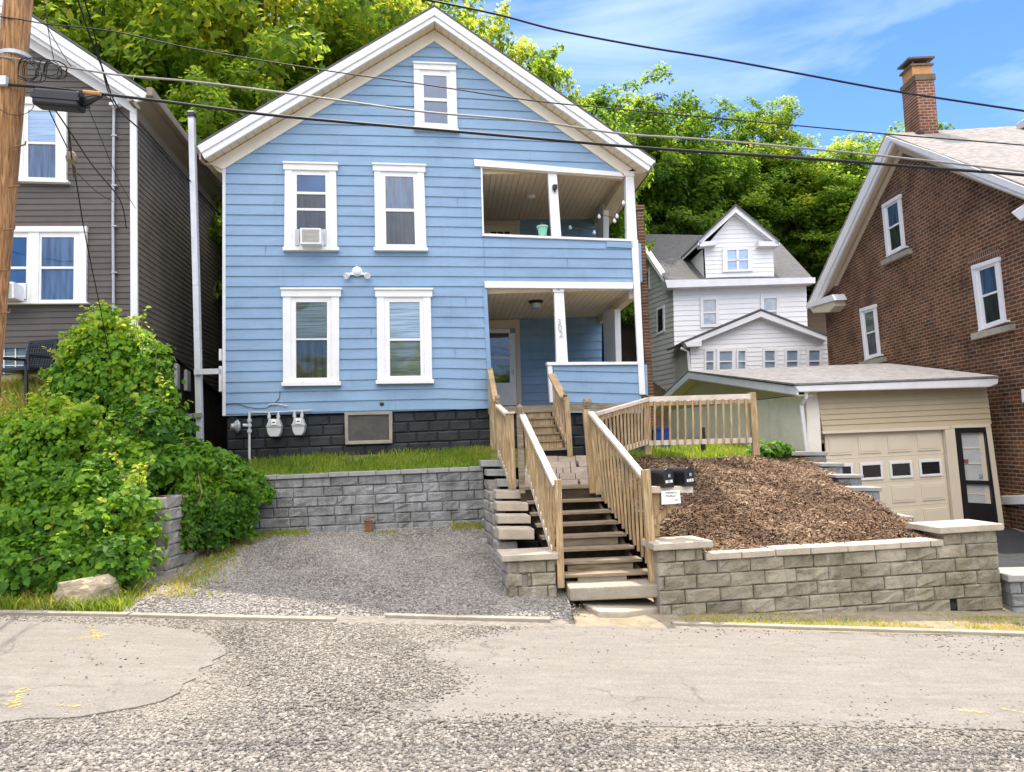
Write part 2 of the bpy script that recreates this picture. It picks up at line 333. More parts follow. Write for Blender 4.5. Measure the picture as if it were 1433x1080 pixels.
BRICKX = brickmat('red_brick_front', (.225, .072, .028), (.085, .030, .016), (.32, .25, .185), 'X', .2667, .0857, .0115)
LINTB = brickmat('soldier_brick', (.15, .055, .032), (.10, .04, .025), (.28, .22, .17), 'Y', .08, .3, .012)
CHIMB = brickmat('chimney_brick', (.23, .085, .045), (.14, .055, .035), (.33, .26, .2), 'X', .2, .08, .012)
CHIMY = brickmat('chimney_brick_side', (.19, .085, .05), (.13, .06, .035), (.28, .22, .17), 'Y', .2, .08, .012)
G_SKY = glass('pane_painted_sky', (.018, .068, .175), .08)  # blue base colour stands in for the reflected sky
G_DARK = glass('pane_dark', (.018, .022, .028), .28)
G_CURT = glass('pane_curtain', (.05, .095, .17), .09, fold=1)
G_BLIND = glass('pane_blind', (.10, .135, .115), .07, blind=1)
G_BLINDL = glass('pane_blind_pale', (.24, .32, .38), .10, blind=1)
G_SCR = glass('pane_screen', (.032, .038, .038), .07, fold=1)
G_WHT = glass('pane_white_house', (.30, .40, .52), .3)
G_DOOR = glass('pane_door', (.012, .012, .012), .09)
G_GAR = glass('pane_garage', (.010, .012, .016), .10)
G_BLUEC = glass('pane_blue_shade', (.12, .25, .42), .2, blind=1)

streak(STONE, (.56, .54, .49), .5, .56, .70, seed=3); streak(STONE, (.105, .098, .045), .75, .47, .66, (1.2, 1.2, .8), 7)
streak(STONEG, (.12, .125, .11), .7, .48, .66, seed=5); streak(CAPW, (.16, .15, .12), .6, .55, .7, seed=2)
streak(BLUE, (.13, .205, .29), .35, .56, .72, seed=1); streak(BLUE, (.36, .47, .60), .3, .58, .72, (1.5, 1.5, .5), 9)
streak(WHITE, (.50, .47, .41), .35, .60, .75, seed=4); streak(IVORY, (.50, .43, .32), .3, .6, .75, seed=6); streak(STUCCO, (.5, .44, .35), .4, .56, .72, seed=8); streak(VINYL, (.60, .59, .54), .35, .57, .72, seed=2)
streak(BRICK, (.40, .35, .29), .55, .66, .78, (1, .8, .7), 4); streak(BRICK, (.05, .03, .022), .6, .56, .7, (1, .7, .35), 11)

# ---------------------------------------------------------------- siding, blocks, windows
def clip(poly, g):
    out = []
    for i, p in enumerate(poly):
        q = poly[(i + 1) % len(poly)]; a, b = g(p), g(q)
        if a >= 0: out.append(p)
        if (a > 0 > b) or (a < 0 < b):
            t = a / (a - b); out.append((p[0] + (q[0] - p[0]) * t, p[1] + (q[1] - p[1]) * t))
    return out
def lap(mb, poly, glist, to3, proud):
    "boards: glist[k](p)>=0 above the lower edge of board k; the lower edge stands proud"
    for lo, hi in zip(glist, glist[1:]):
        mb.cur = random.random(); c = clip(clip(poly, lo), lambda p: -hi(p))
        if len(c) < 3: continue
        fr = []
        for p in c:
            a, b = lo(p), hi(p); fr.append(max(0, min(1, a / (a - b) if a != b else 0)))
        mb.poly([to3(p, proud * (1 - t) + .002) for p, t in zip(c, fr)])
        for i in range(len(c)):
            j = (i + 1) % len(c)
            if fr[i] < .02 and fr[j] < .02:
                mb.poly([to3(c[i], proud), to3(c[j], proud), to3(c[j], -.01), to3(c[i], -.01)])
def lapz(mb, pl, px, h, proud=.012, d=0, z0=0):
    poly = [pl.uz(p) for p in px] if not isinstance(px[0][0], str) else px
    zs = [p[1] for p in poly]; k0 = math.floor((min(zs) - z0) / h); k1 = math.ceil((max(zs) - z0) / h)
    gl = [(lambda p, zz=z0 + k * h: p[1] - zz) for k in range(k0, k1 + 1)]
    lap(mb, poly, gl, lambda p, o: pl.X(p[0], p[1], o + d), proud)

def block(mb, X, u0, u1, z0, z1, d0, d1, rough, rng, nu=5, nz=4, ch=.012):
    "one split-faced block: X(u,z,d) gives the point; face at d1 is bumpy with worn edges"
    vs = []; fs = []; mb.cur = rng.random()
    a = min(.2, .018 / (u1 - u0)); c = min(.2, .018 / (z1 - z0)); US = (0, a, .35, .68, 1 - a, 1); ZS = (0, c, .5, 1 - c, 1)
    for j in range(nz + 1):
        for i in range(nu + 1):
            e = i in (0, nu) or j in (0, nz)
            u = u0 + (u1 - u0) * US[i]; z = z0 + (z1 - z0) * ZS[j]
            if not e and i in (2, 3): u += rng.uniform(-.12, .12) * (u1 - u0)
            if not e and j == 2: z += rng.uniform(-.18, .18) * (z1 - z0)
            d = d1 - ch - rng.uniform(0, rough * .5) if e else d1 + rng.uniform(-rough, rough)
            vs.append(X(u, z, d))
    w = nu + 1
    for j in range(nz):
        for i in range(nu): fs.append((j * w + i, j * w + i + 1, (j + 1) * w + i + 1, (j + 1) * w + i))
    n = len(vs); ring = [i for i in range(w)] + [j * w + nu for j in range(1, nz + 1)] + [nz * w + i for i in range(nu - 1, -1, -1)] + [j * w for j in range(nz - 1, 0, -1)]
    back = []
    for r in ring:
        i = r % w; j = r // w
        vs.append(X(u0 + (u1 - u0) * US[i], z0 + (z1 - z0) * ZS[j], d0)); back.append(len(vs) - 1)
    for a in range(len(ring)):
        b = (a + 1) % len(ring); fs.append((ring[a], back[a], back[b], ring[b]))
    fs.append(tuple(reversed(back)))
    mb.add(vs, fs)
def courses(mb, X, L, zb, h, rows, bw, d0, d1, rough, rng, gap=.008, jit=.3, batter=0, zoff=None, skip=()):
    for r in range(rows):
        u = -bw * (.5 if r % 2 else 0) - rng.uniform(0, .15)
        while u < L:
            w = bw * rng.uniform(1 - jit, 1 + jit)
            a, b = max(0, u), min(L, u + w); u += w
            if b - a < .05: continue
            zz = zb + r * h + (zoff((a + b) / 2) if zoff else 0)
            dd = rng.uniform(-.008, .008) - batter * r
            seg = [(a, b)]
            for s in skip:
                if s[0] == r and a < s[1] < b: seg = [(a, s[1] - s[2] / 2), (s[1] + s[2] / 2, b)]
            for a, b in seg:
                if b - a > .03: block(mb, X, a + gap / 2, b - gap / 2, zz + gap / 2, zz + h - gap / 2, d0, d1 + dd, rough, rng)

def lerp(a, b, t): return (a[0] + (b[0] - a[0]) * t, a[1] + (b[1] - a[1]) * t)
def window(parent, pl, q, gl=(.23, .77, .15, .53, .56, .92), head=.093, sill=.04, cas=.14, panes=(None, None), white=None, dd=0, rails=(), label=None, earw=.03, heads=True):
    "double-hung sash in a casing: q = outer corners TL,TR,BR,BL in picture points; gl = glass x0,x1,top y0,y1,bottom y0,y1"
    white = white or WHITE
    def Q(s, t): return lerp(lerp(q[0], q[1], s), lerp(q[3], q[2], s), t)
    def rect(a, b, c, d): return [Q(a, c), Q(b, c), Q(b, d), Q(a, d)]
    w = MB()
    w.slab(pl, rect(0, cas, head, 1 - sill), dd - .01, dd + .065); w.slab(pl, rect(1 - cas, 1, head, 1 - sill), dd - .01, dd + .065)
    w.slab(pl, rect(-earw, 1 + earw, head * .22, head), dd - .01, dd + .085)
    if heads: w.slab(pl, rect(-earw - .015, 1 + earw + .015, 0, head * .22), dd - .01, dd + .115)
    o = obj('window', w, white, parent, bevel=.004)
    if label: o['label'] = label
    s = MB(); s.slab(pl, rect(-.03, 1.03, 1 - sill, 1), dd - .01, dd + .12); obj('sill', s, white, o, bevel=.005)
    a, b, y0, y1, y2, y3 = gl; f = MB()
    f.slab(pl, rect(cas, a, head, 1 - sill), dd, dd + .048); f.slab(pl, rect(b, 1 - cas, head, 1 - sill), dd, dd + .048)
    f.slab(pl, rect(a, b, head, y0), dd, dd + .048); f.slab(pl, rect(a, b, y3, 1 - sill), dd, dd + .04)
    f.slab(pl, rect(a, b, y1, y2), dd, dd + .052)
    for r0, r1 in rails: f.slab(pl, rect(a, b, r0, r1), dd, dd + .043)
    obj('sash', f, white, o, bevel=.003)
    for (c, d), pm, k in (((y0, y1), panes[0], .03), ((y2, y3), panes[1], .024)):
        g = MB(); g.poly([pl.P(p, dd + k) for p in rect(a, b, c, d)]); obj('pane', g, pm, o)
    return o
# ================================================================ BLUE HOUSE
p = aty(600, 400, 14.8); H = Plane((p.x, 14.8, 0), R(5))
house = thing('blue_house', H.P((600, 638)), 'light blue clapboard two-storey gabled house with two stacked porches on its right', 'house')
def row(k):
    yl = 400.5 - (14.4 if k >= 0 else 14.9) * k; ym = 400.2 - (13.93 if k >= 0 else 14.3) * k; yr = 401.5 - (13.25 if k >= 0 else 14.9) * k
    def g(p):
        x = p[0]
        y = yl + (ym - yl) * (x - 313) / 307 if x < 620 else ym + (yr - ym) * (x - 620) / 270
        return y - p[1]
    return g
ROWS = [row(k) for k in range(-13, 30)]
wall = MB()
def bl(poly): lap(wall, poly, ROWS, lambda p, o: H.P(p, o), .020)
# left half and right half meet at x=620; porch openings left open
bl([(313, 582), (313, 234), (577, 74), (608, 55), (620, 62), (620, 573.5)])
bl([(620, 573.5), (620, 62), (664, 90), (664, 572)])
bl([(664, 90), (868, 233), (873, 242), (664, 225)])
bl([(664, 572), (664, 222), (674, 223), (679.5, 393), (690, 571)])
bl([(674.5, 326), (886, 336), (889.5, 402), (679, 394)])
bl([(774, 508), (894, 507), (899, 578), (777, 577)])
# side and rear walls of the box, upper porch floor slab
BACKD = -9.5
def qd(pp, d0, d1):    # wall running back from a picture point pair on the front
    return [H.P(pp[0], d0), H.P(pp[1], d0), H.P(pp[1], d0) + H.n * (d1 - d0), H.P(pp[0], d0) + H.n * (d1 - d0)]
wall.poly(qd([(312.5, 582), (312.5, 236)], -.001, BACKD))
wl = H.P((312.5, 582)); wt = H.P((312.5, 236)); wr = H.P((899, 577)); ap = H.P((608, 55))
b = H.n * BACKD
eR = Vector((wr.x, wr.y, wt.z - .1))
wall.poly([wl + b, wr + b, eR + b, ap + b, wt + b])
PB = -3.3                                      # porch back wall
rr = [wr + H.n * PB, eR + H.n * PB, eR + b, wr + b]; wall.poly(rr)
o = obj('wall', wall, BLUE, house, fix=False)
jm = MB(); rj = random.Random(21)
for k in (-10, -7, -5, -2, 1, 2, 3, 5, 8, 12, 13, 15, 17):
    for _ in range(1):
        x = rj.choice((rj.uniform(480, 522), rj.uniform(330, 392), rj.uniform(608, 665), rj.uniform(700, 870), rj.uniform(320, 660)))
        def yy(kk): return next(y_ for y_ in (q / 4 for q in range(0, 2600)) if ROWS[kk + 13]((x, y_)) <= 0)
        y1 = yy(k); y0 = yy(k + 1)
        if not (13 <= k <= 18 or k in (1, 2, 3)) and 670 < x: continue
        if k > 12 and abs(x - 608) > (300 if k < 14 else 170): continue
        if any(a < x < b_ and c_ < y1 < d_ for a, b_, c_, d_ in ((392, 478, 215, 360), (518, 602, 215, 360), (390, 480, 395, 548), (520, 610, 395, 548), (572, 645, 80, 190), (664, 900, 215, 340))): continue
        jm.slab(H, [(x, y0 + .6), (x + .35, y0 + .6), (x + .35, y1 - .8), (x, y1 - .8)], .0, .0225)
obj('butt_joints', jm, mat('joint_shadow_line', (.13, .21, .31), .8), house)
# porch back wall with boards (in the recess), left return wall, boards of the rear wing
pb = MB()
Bk = Plane(H.p0 + H.n * PB, R(5))
lapz(pb, Bk, [(676, 440), (842, 440), (842, 590), (676, 590)], .2, .02)
obj('porch_back_wall', pb, BLUE, house, fix=False); pb = MB()
lapz(pb, Bk, [(672, 300), (842, 300), (842, 348), (672, 348)], .2, .02)
obj('porch_back_wall', pb, BLUE, house, fix=False)
pr = MB()
for y0, y1, x0, x1 in ((225, 330, 674.5, 677.5), (395, 572, 679.5, 683)):
    pr.poly([H.P((x0, y0)), H.P((x1, y1)), H.P((x1, y1)) + H.n * PB, H.P((x0, y0)) + H.n * PB])
wg = Plane(H.p0 + H.n * (PB - 1.6), R(5))
lapz(pr, wg, [(822, 452), (853, 452), (853, 560), (822, 560)], .2, .02)
obj('porch_side_wall', pr, BLUE, house, fix=False)
# ceilings and floors
uL = H.uz((676, 400))[0]; uR = H.uz((893, 420))[0]
def hslab(name, m, z, th, u0, u1, d0, d1, lines=0):
    mb = MB()
    mb.prism([H.X(u0, z, d0), H.X(u1, z, d0), H.X(u1, z, d1), H.X(u0, z, d1)], (0, 0, th))
    return obj(name, mb, m, house)
zc1 = H.P((780, 407)).z; zc2 = H.P((775, 240)).z; zf1 = H.P((735, 568)).z; zf2 = H.P((780, 391)).z
for z in (zc1, zc2):
    mb = MB(); n = 26; w = (uR - uL - .03) / n
    mb.prism([H.X(uL + .02, z + .02, -.10), H.X(uR - .02, z + .02, -.10), H.X(uR - .02, z + .02, PB + .01), H.X(uL + .02, z + .02, PB + .01)], (0, 0, .08))
    for i in range(n):
        a = uL + .02 + i * w
        mb.prism([H.X(a + .006, z, -.10), H.X(a + w - .006, z, -.10), H.X(a + w - .006, z, PB + .01), H.X(a + .006, z, PB + .01)], (0, 0, .019))
    obj('porch_ceiling', mb, PORCHC, house)
hslab('porch_floor', WOODS, zf1 - .14, .14, uL, uR, .02, PB)
hslab('porch_floor', WOODS, zf2 - .05, .10, uL, uR, -.12, PB)
# beams, rails, posts
def part(name, m, slabs, bevel=.006, parent=None, **k):
    mb = MB()
    for pts, d0, d1 in slabs: mb.slab(H, pts, d0, d1)
    return obj(name, mb, m, parent or house, bevel=bevel, **k)
part('porch_beam', WHITE, [([(663, 222), (868, 240.5), (874, 247), (664, 232)], -.15, .06)])
part('porch_beam', WHITE, [([(678, 393), (886, 395), (886, 404), (678.5, 402.5)], -.15, .06)])
part('beam_trim', CREAM, [([(674, 232.5), (872, 247), (872, 250), (674, 235.5)], -.11, .01)])
part('rail_cap', WHITE, [([(675, 326.5), (888, 334.5), (888, 337.8), (675, 330)], -.16, .05)])
part('rail_cap', WHITE, [([(765, 506.5), (893, 506), (893, 510), (766, 511)], -.16, .06)])
part('rail_trim', BLUE, [([(849, 337.5), (886, 339), (886, 347), (849, 345.5)], .0, .045)])
part('rail_end_post', WHITE, [([(766.5, 511), (773, 511), (776, 563), (770, 563)], -.12, .035)])
part('porch_post', WHITE, [([(766.5, 237.5), (779, 238.5), (785.5, 330.5), (772, 330)], -.14, .0), ([(765, 236.5), (781, 237.5), (781.5, 242), (765, 241)], -.15, .02)])
lp = part('porch_post', WHITE, [([(775.5, 408), (789, 408), (795, 507.5), (779, 507.5)], -.14, .0), ([(773, 402.5), (789, 402.5), (789.5, 408.5), (774, 408.5)], -.15, .02)])
part('corner_post', WHITE, [([(875.5, 245), (887, 245.5), (892, 335), (877.5, 335)], -.14, .03), ([(873, 238.5), (888, 240), (888, 246.5), (873, 245.5)], -.15, .05)])
part('corner_board', WHITE, [([(883.5, 335), (893, 335), (903.5, 552), (895, 552)], -.02, .045)])
part('corner_strip', BLUE, [([(893, 340), (897, 340), (899, 394), (896, 394)], -.03, .03)])
part('corner_strip', BLUE, [([(902, 510), (905.5, 510), (907, 553), (903.6, 553)], -.03, .03)])
part('corner_board', TRIMW, [([(311, 234), (315.5, 234), (315.5, 582), (311, 582)], -.03, .03)])
part('opening_trim', BLUE, [([(675.5, 403), (681.5, 403), (690.5, 571), (684, 571)], -.03, .03)])
part('opening_trim', WHITE, [([(672.5, 233), (675, 233), (677.5, 326.5), (675, 326.5)], -.03, .03)])
# posts and beams along the open right end of both porches
RE = Plane(H.P((889, 400)), 0, n=H.u.copy()); RE.u = -H.n
def re_post(px0, px1, y0, y1, lean=0):
    mb = MB(); q = [RE.P((px0, y0)), RE.P((px1, y0)), RE.P((px1 + lean, y1)), RE.P((px0 + lean, y1))]
    mb.prism(q, RE.n * -.13); obj('side_post', mb, WHITE, house, bevel=.006)
re_post(851, 868, 432, 508, 2); re_post(823.5, 831, 450, 508, 1)
re_post(842, 852, 285, 334); re_post(817.5, 824, 318, 332)
for z in (zc1, zc2 - .02):
    mb = MB(); mb.prism([H.X(uR - .15, z - .17, -.12), H.X(uR, z - .17, -.12), H.X(uR, z - .17, PB), H.X(uR - .15, z - .17, PB)], (0, 0, .17)); obj('side_beam', mb, CREAM, house)
    zz = z
mb = MB(); zr = H.P((890, 506)).z; mb.prism([H.X(uR - .12, zf1, -.13), H.X(uR, zf1, -.13), H.X(uR, zf1, PB), H.X(uR - .12, zf1, PB)], (0, 0, zr - zf1)); obj('side_rail', mb, BLUE, house)
mb = MB(); zr2 = H.P((890, 333)).z; mb.prism([H.X(uR - .12, zf2, -.13), H.X(uR, zf2, -.13), H.X(uR, zf2, PB), H.X(uR - .12, zf2, PB)], (0, 0, zr2 - zf2)); obj('side_rail', mb, BLUE, house)
# ---- roof: fascia, soffit, frieze, shingles
for sgn in (0, 1):
    if sgn == 0: A = [(608, 9.5), (275.5, 204), (281, 213.5), (608, 21)]; B = [(608, 21), (281, 213.5), (286, 222), (608, 29)]; fr = [(608, 41), (293, 228.5), (312, 236.5), (608, 57)]
    else: A = [(608, 9.5), (917.8, 225.5), (911, 232), (608, 21)]; B = [(608, 21), (911, 232), (908, 239), (608, 29)]; fr = [(608, 41), (885, 236), (872, 243), (608, 57)]
    part('fascia', TRIMW, [(A, .0, .42)] if 0 else [(A, .36, .42)])
    part('rake_board', WHITE, [(B, .33, .39)])
    part('frieze', FRIEZE, [(fr, .0, .05)])
    so = MB(); e0, e1 = B[3], B[2]; f0, f1 = fr[0], fr[1]
    n = 30
    a0, a1 = H.P(e0, .36), H.P(e1, .36); c0, c1 = H.P(f0, .02), H.P(f1, .02)
    if sgn: c1 = c1 + (c1 - c0) * .04
    for i in range(n):
        t0, t1 = i / n + .0012, (i + 1) / n - .0012
        so.prism([a0.lerp(a1, t0), a0.lerp(a1, t1), c0.lerp(c1, t1), c0.lerp(c1, t0)], (0, 0, .02))
    so.prism([a0 + Vector((0, 0, .022)), a1 + Vector((0, 0, .022)), c1 + Vector((0, 0, .022)), c0 + Vector((0, 0, .022))], (0, 0, .01))
    obj('soffit', so, PORCHC, house)
    rf = MB(); t0 = H.P(A[0], .415) + Vector((0, 0, .005)); t1 = H.P(A[1], .415) + Vector((0, 0, .005))
    rf.prism([t0, t1, t1 + H.n * (BACKD - .9), t0 + H.n * (BACKD - .9)], (0, 0, .045)); obj('roof', rf, SHINGD, house)
    # boxed eave running back along the side
    ev = MB(); g0 = H.P(B[2], .32); uu = H.uz(B[2])[0]
    q0 = H.P((313, 236)) if sgn == 0 else H.P((888, 246))
    uw = H.uz((313, 236))[0] if sgn == 0 else uR
    ze = (H.P((302, 231)).z if sgn == 0 else H.P((897, 243)).z)
    for i in range(24):
        d0 = .02 - i * .4
        ev.prism([H.X(uu, ze, d0), H.X(uw, ze, d0), H.X(uw, ze, d0 - .388), H.X(uu, ze, d0 - .388)], (0, 0, .05))
    ev.prism([H.X(uu, ze, .31), H.X(uu + (.03 if sgn == 0 else -.03), ze, .31), H.X(uu + (.03 if sgn == 0 else -.03), ze, BACKD - .4), H.X(uu, ze, BACKD - .4)], (0, 0, .16))
    obj('eave', ev, CREAM, house)
part('eave_return', CREAM, [([(294, 228), (311, 228), (311, 243), (303, 238)], .0, .02)])
# ---- foundation
rng = random.Random(3)
fz0 = 1.75; fb = MB()
u0 = H.uz((316, 600))[0]; u1 = H.uz((690, 600))[0]; zt = H.P((500, 577)).z
ub = H.uz((482, 600))[0]; uc = H.uz((549, 600))[0]
def Hx(u, z, d): return H.X(u0 + u, z, d)
courses(fb, Hx, uR - u0, zt - 5 * .203 - .02, .203, 5, .41, -.16, -.055, .0025, rng, gap=.018, jit=.02)
obj('foundation', fb, FOUND, house)
fk = MB(); fk.prism([H.X(u0, fz0 - .6, -.08), H.X(uR, fz0 - .6, -.08), H.X(uR, zt - .02, -.08), H.X(u0, zt - .02, -.08)], H.n * -.2); 
fk.prism([H.X(u0, fz0 - .6, -.3), H.X(u0 + .2, fz0 - .6, -.3), H.X(u0 + .2, fz0 - .6, BACKD), H.X(u0, fz0 - .6, BACKD)], (0, 0, zt - fz0 + .5)); obj('footing', fk, FOUND, house)
v = part('basement_window', CONC, [([(482, 577), (549, 575.5), (549, 579.5), (482, 581)], -.08, .01), ([(483, 617), (549, 615), (549, 620), (483, 622)], -.08, .01), ([(482, 581), (487, 581), (487.5, 617), (483, 617)], -.08, .01), ([(544, 579.5), (549, 579.5), (549, 615), (544.5, 615)], -.08, .01)])
part('screen', SCREEN, [([(487, 581), (544, 579.5), (544.5, 615), (487.5, 617)], -.07, -.02)], parent=v)
# ---- windows
N4 = (.22, .78, .155, .52, .555, .93)
window(house, H, [(398.5, 225), (470, 227), (472, 350), (397.5, 350)], panes=(G_SKY, G_SCR), gl=(.235, .79, .152, .34, .368, .90), rails=[(.525, .552)])
window(house, H, [(523.5, 227), (593, 229), (597, 350.5), (525, 350)], panes=(G_CURT, G_SCR), gl=N4)
window(house, H, [(395.5, 402), (474.5, 402), (474.5, 539), (396, 540)], panes=(G_BLIND, G_SCR), gl=(.235, .785, .150, .52, .535, .92))
window(house, H, [(527, 402.5), (602.5, 402.5), (605, 536), (528, 537)], panes=(G_BLINDL, G_BLIND), gl=(.235, .79, .150, .53, .553, .92))
window(house, H, [(578.5, 85), (638, 87.5), (640.5, 183), (580.5, 179)], panes=(G_SKY, G_SKY), gl=(.23, .77, .205, .535, .58, .905), head=.115, cas=.15, earw=.0)
# ---- front door on the porch back wall, upper door
def bpart(name, m, slabs, parent=None, bevel=.004):
    mb = MB()
    for pts, d0, d1 in slabs: mb.slab(Bk, pts, d0, d1)
    return obj(name, mb, m, parent or house, bevel=bevel)
bpart('door_casing', CREAM, [([(670, 448), (727, 446.5), (727, 456), (670, 457)], 0, .06), ([(721, 456), (727, 456), (730, 566), (724, 566)], 0, .05), ([(670, 457), (721, 456), (721, 459), (670, 460)], 0, .04)])
dr = bpart('front_door', WHITE, [([(672, 460), (681.5, 460), (682, 567), (672, 567)], 0, .03), ([(681.5, 460), (713.5, 460), (713.5, 466), (681.5, 466)], 0, .03), ([(712, 466), (721, 466), (723.5, 567), (714, 567)], 0, .03), ([(682, 535.5), (714, 535.5), (714.5, 567), (682, 567)], 0, .03), ([(682, 498.5), (713, 498.5), (713, 502), (682, 502)], 0, .03)])
bpart('door_glass', G_DOOR, [([(681.5, 466), (712, 466), (714, 535.5), (682, 535.5)], .0, .026)], dr, 0)
bpart('door_handle', METAL, [([(717.5, 517), (719, 517), (719.2, 524), (717.7, 524)], .03, .06)], dr)
bpart('door_casing', CREAM, [([(672, 308.5), (727.5, 308), (727.5, 313.5), (672, 314)], 0, .06), ([(720.5, 313.5), (727.5, 313.5), (728, 335), (721, 335)], 0, .05)])
d2 = bpart('upper_door', IVORY, [([(672, 314), (720.5, 313.5), (721, 335), (672, 335)], 0, .03)])
for i in range(3): bpart('door_light', G_DOOR, [([(687 + i * 9.5, 324), (694.5 + i * 9.5, 324), (694.5 + i * 9.5, 336), (687 + i * 9.5, 336)], .03, .036)], d2, 0)
# ---- porch lamps, number, security light, vent
c = H.X(H.uz((750, 428))[0], zc1, -1.15)
lamp = MB(); c = aty(750, 425.5, H.P((750, 400), -1.0).y); c.z = zc1
lamp.lathe(c, [(.02, 0), (.16, 0), (.16, -.03), (.12, -.06), (.02, -.06)], 12); lo = obj('porch_lamp', lamp, BLACK, house)
lg = MB(); lg.lathe(c + Vector((0, 0, -.06)), [(.11, 0), (.10, -.09), (.05, -.11)], 12); obj('lamp_glass', lg, METAL, lo)
c2 = aty(743.5, 278.5, H.P((743, 300), -1.5).y); c2.z = zc2
l2 = MB(); l2.lathe(c2, [(.09, 0), (.085, -.05), (.03, -.07)], 12); obj('porch_lamp', l2, WHITE, house)
def text(s, size, pl, px, d, m, parent, name, ext=.004):
    cu = bpy.data.curves.new(name, 'FONT'); cu.body = s; cu.size = size; cu.align_x = 'CENTER'; cu.align_y = 'CENTER'; cu.extrude = ext
    t = bpy.data.objects.new(name + '_curve', cu); COL.objects.link(t)
    bpy.context.view_layer.update(); dg = bpy.context.evaluated_depsgraph_get(); me = bpy.data.meshes.new_from_object(t.evaluated_get(dg))
    bpy.data.objects.remove(t); c = pl.P(px, d)
    M = Matrix((pl.u, (0, 0, 1), pl.n)).transposed()
    vs = [c + M @ v.co for v in me.vertices]; fs = [tuple(q.vertices) for q in me.polygons]
    return obj(name, (vs, fs), m, parent, fix=False)
for i, ch in enumerate('302'): text(ch, .17, H, (782.8 + i * 1.1, 450.5 + i * 8.7), .006, METAL, lp, 'house_number')
def plate():
    mb = MB(); q = H.P((781.3, 403.5), .024)
    for i in range(3): mb.beam(q + Vector((-.025, 0, .03 - i * .03)), q + Vector((.03, 0, .03 - i * .03)), .012, .012)
    mb.beam(q + Vector((-.02, 0, .03)), q + Vector((.025, 0, -.03)), .012, .012); mb.beam(q + Vector((.025, 0, .03)), q + Vector((-.015, 0, -.03)), .012, .012)
    obj('metal_crest', mb, METAL, lp)
plate()
fl = MB(); c = H.P((500, 380), .02); fl.lathe(c, [(.10, 0), (.10, .03), (.06, .07), (.02, .08)], 14, H.n); o = obj('security_light', fl, WHITE, house, smooth=False)
fl = MB(); fl.beam(H.P((490, 383), .04), H.P((510, 383), .04), .05, .05); 
for x in (488.5, 511.5): 
    h = MB(); cc = H.P((x, 384), .05); h.lathe(cc, [(.03, 0), (.06, .08), (.062, .12), (.05, .12)], 12, (H.n + Vector((0, 0, -.5)) + H.u * (.5 if x > 500 else -.5))); obj('lamp_head', h, WHITE, o)
obj('light_arm', fl, WHITE, o)
part('vent_hole', BLACK, [([(531.5, 563), (537, 563), (537, 567), (531.5, 567)], .0, .035)])
# small wall camera on the upper middle post
wc = MB(); c = H.P((776, 263), 0); wc.box(c + H.n * .05, .075, .09, .09, R(20)); wc.box(c + Vector((0, 0, -.06)) + H.n * .03, .03, .06, .06); obj('porch_camera', wc, BLACK, house)
# brick chimney on the right wall, behind the corner
ch = MB(); cx = aty(894.5, 300, 18.6)
for a, z0, z1 in ((.16, 1.5, aty(898, 296, 18.6).z), (.20, aty(898, 296, 18.6).z, aty(898, 290, 18.6).z)):
    ch.box((cx.x, 18.6, (z0 + z1) / 2) if 0 else (cx.x, 18.6, z0 + (z1 - z0) * .0), a * 2, a * 2, .001)
ch = MB(); zt_ = aty(898, 296, 18.6).z; ch.prism([(cx.x - .08, 18.45, 1.5), (cx.x + .08, 18.45, 1.5), (cx.x + .08, 18.8, 1.5), (cx.x - .08, 18.8, 1.5)], (0, 0, zt_ - 1.5))
ch.prism([(cx.x - .11, 18.41, zt_), (cx.x + .11, 18.41, zt_), (cx.x + .11, 18.84, zt_), (cx.x - .11, 18.84, zt_)], (0, 0, .12)); obj('rear_chimney', ch, CHIMY, house)

# ---- things hung on the house
ac = thing('air_conditioner', H.P((435, 342), .1), 'white window air conditioner in the upper left window of the blue house', 'air conditioner', 'window air conditioners')
m = MB(); m.slab(H, [(419.5, 318.5), (449, 319), (449.5, 341.5), (420, 341.5)], .03, .33); obj('housing', m, WHITE, ac, bevel=.01)
m = MB()
for i in range(10):
    y = 320.5 + i * 1.75; m.slab(H, [(422.5, y), (446.5, y + .2), (446.5, y + 1.1), (422.5, y + .9)], .33, .345)
obj('grille', m, mat('vent_grey', (.50, .48, .43), .5), ac)
ACP = mat('accordion_panel', (.5, .5, .53), .6, .05)
for q in ([(412.8, 320.5), (419, 320.5), (419, 343), (413, 343)], [(450, 320.5), (456.5, 320.5), (456.5, 343), (450.5, 343)]): m = MB(); m.slab(H, q, .05, .075); obj('side_panel', m, ACP, ac)

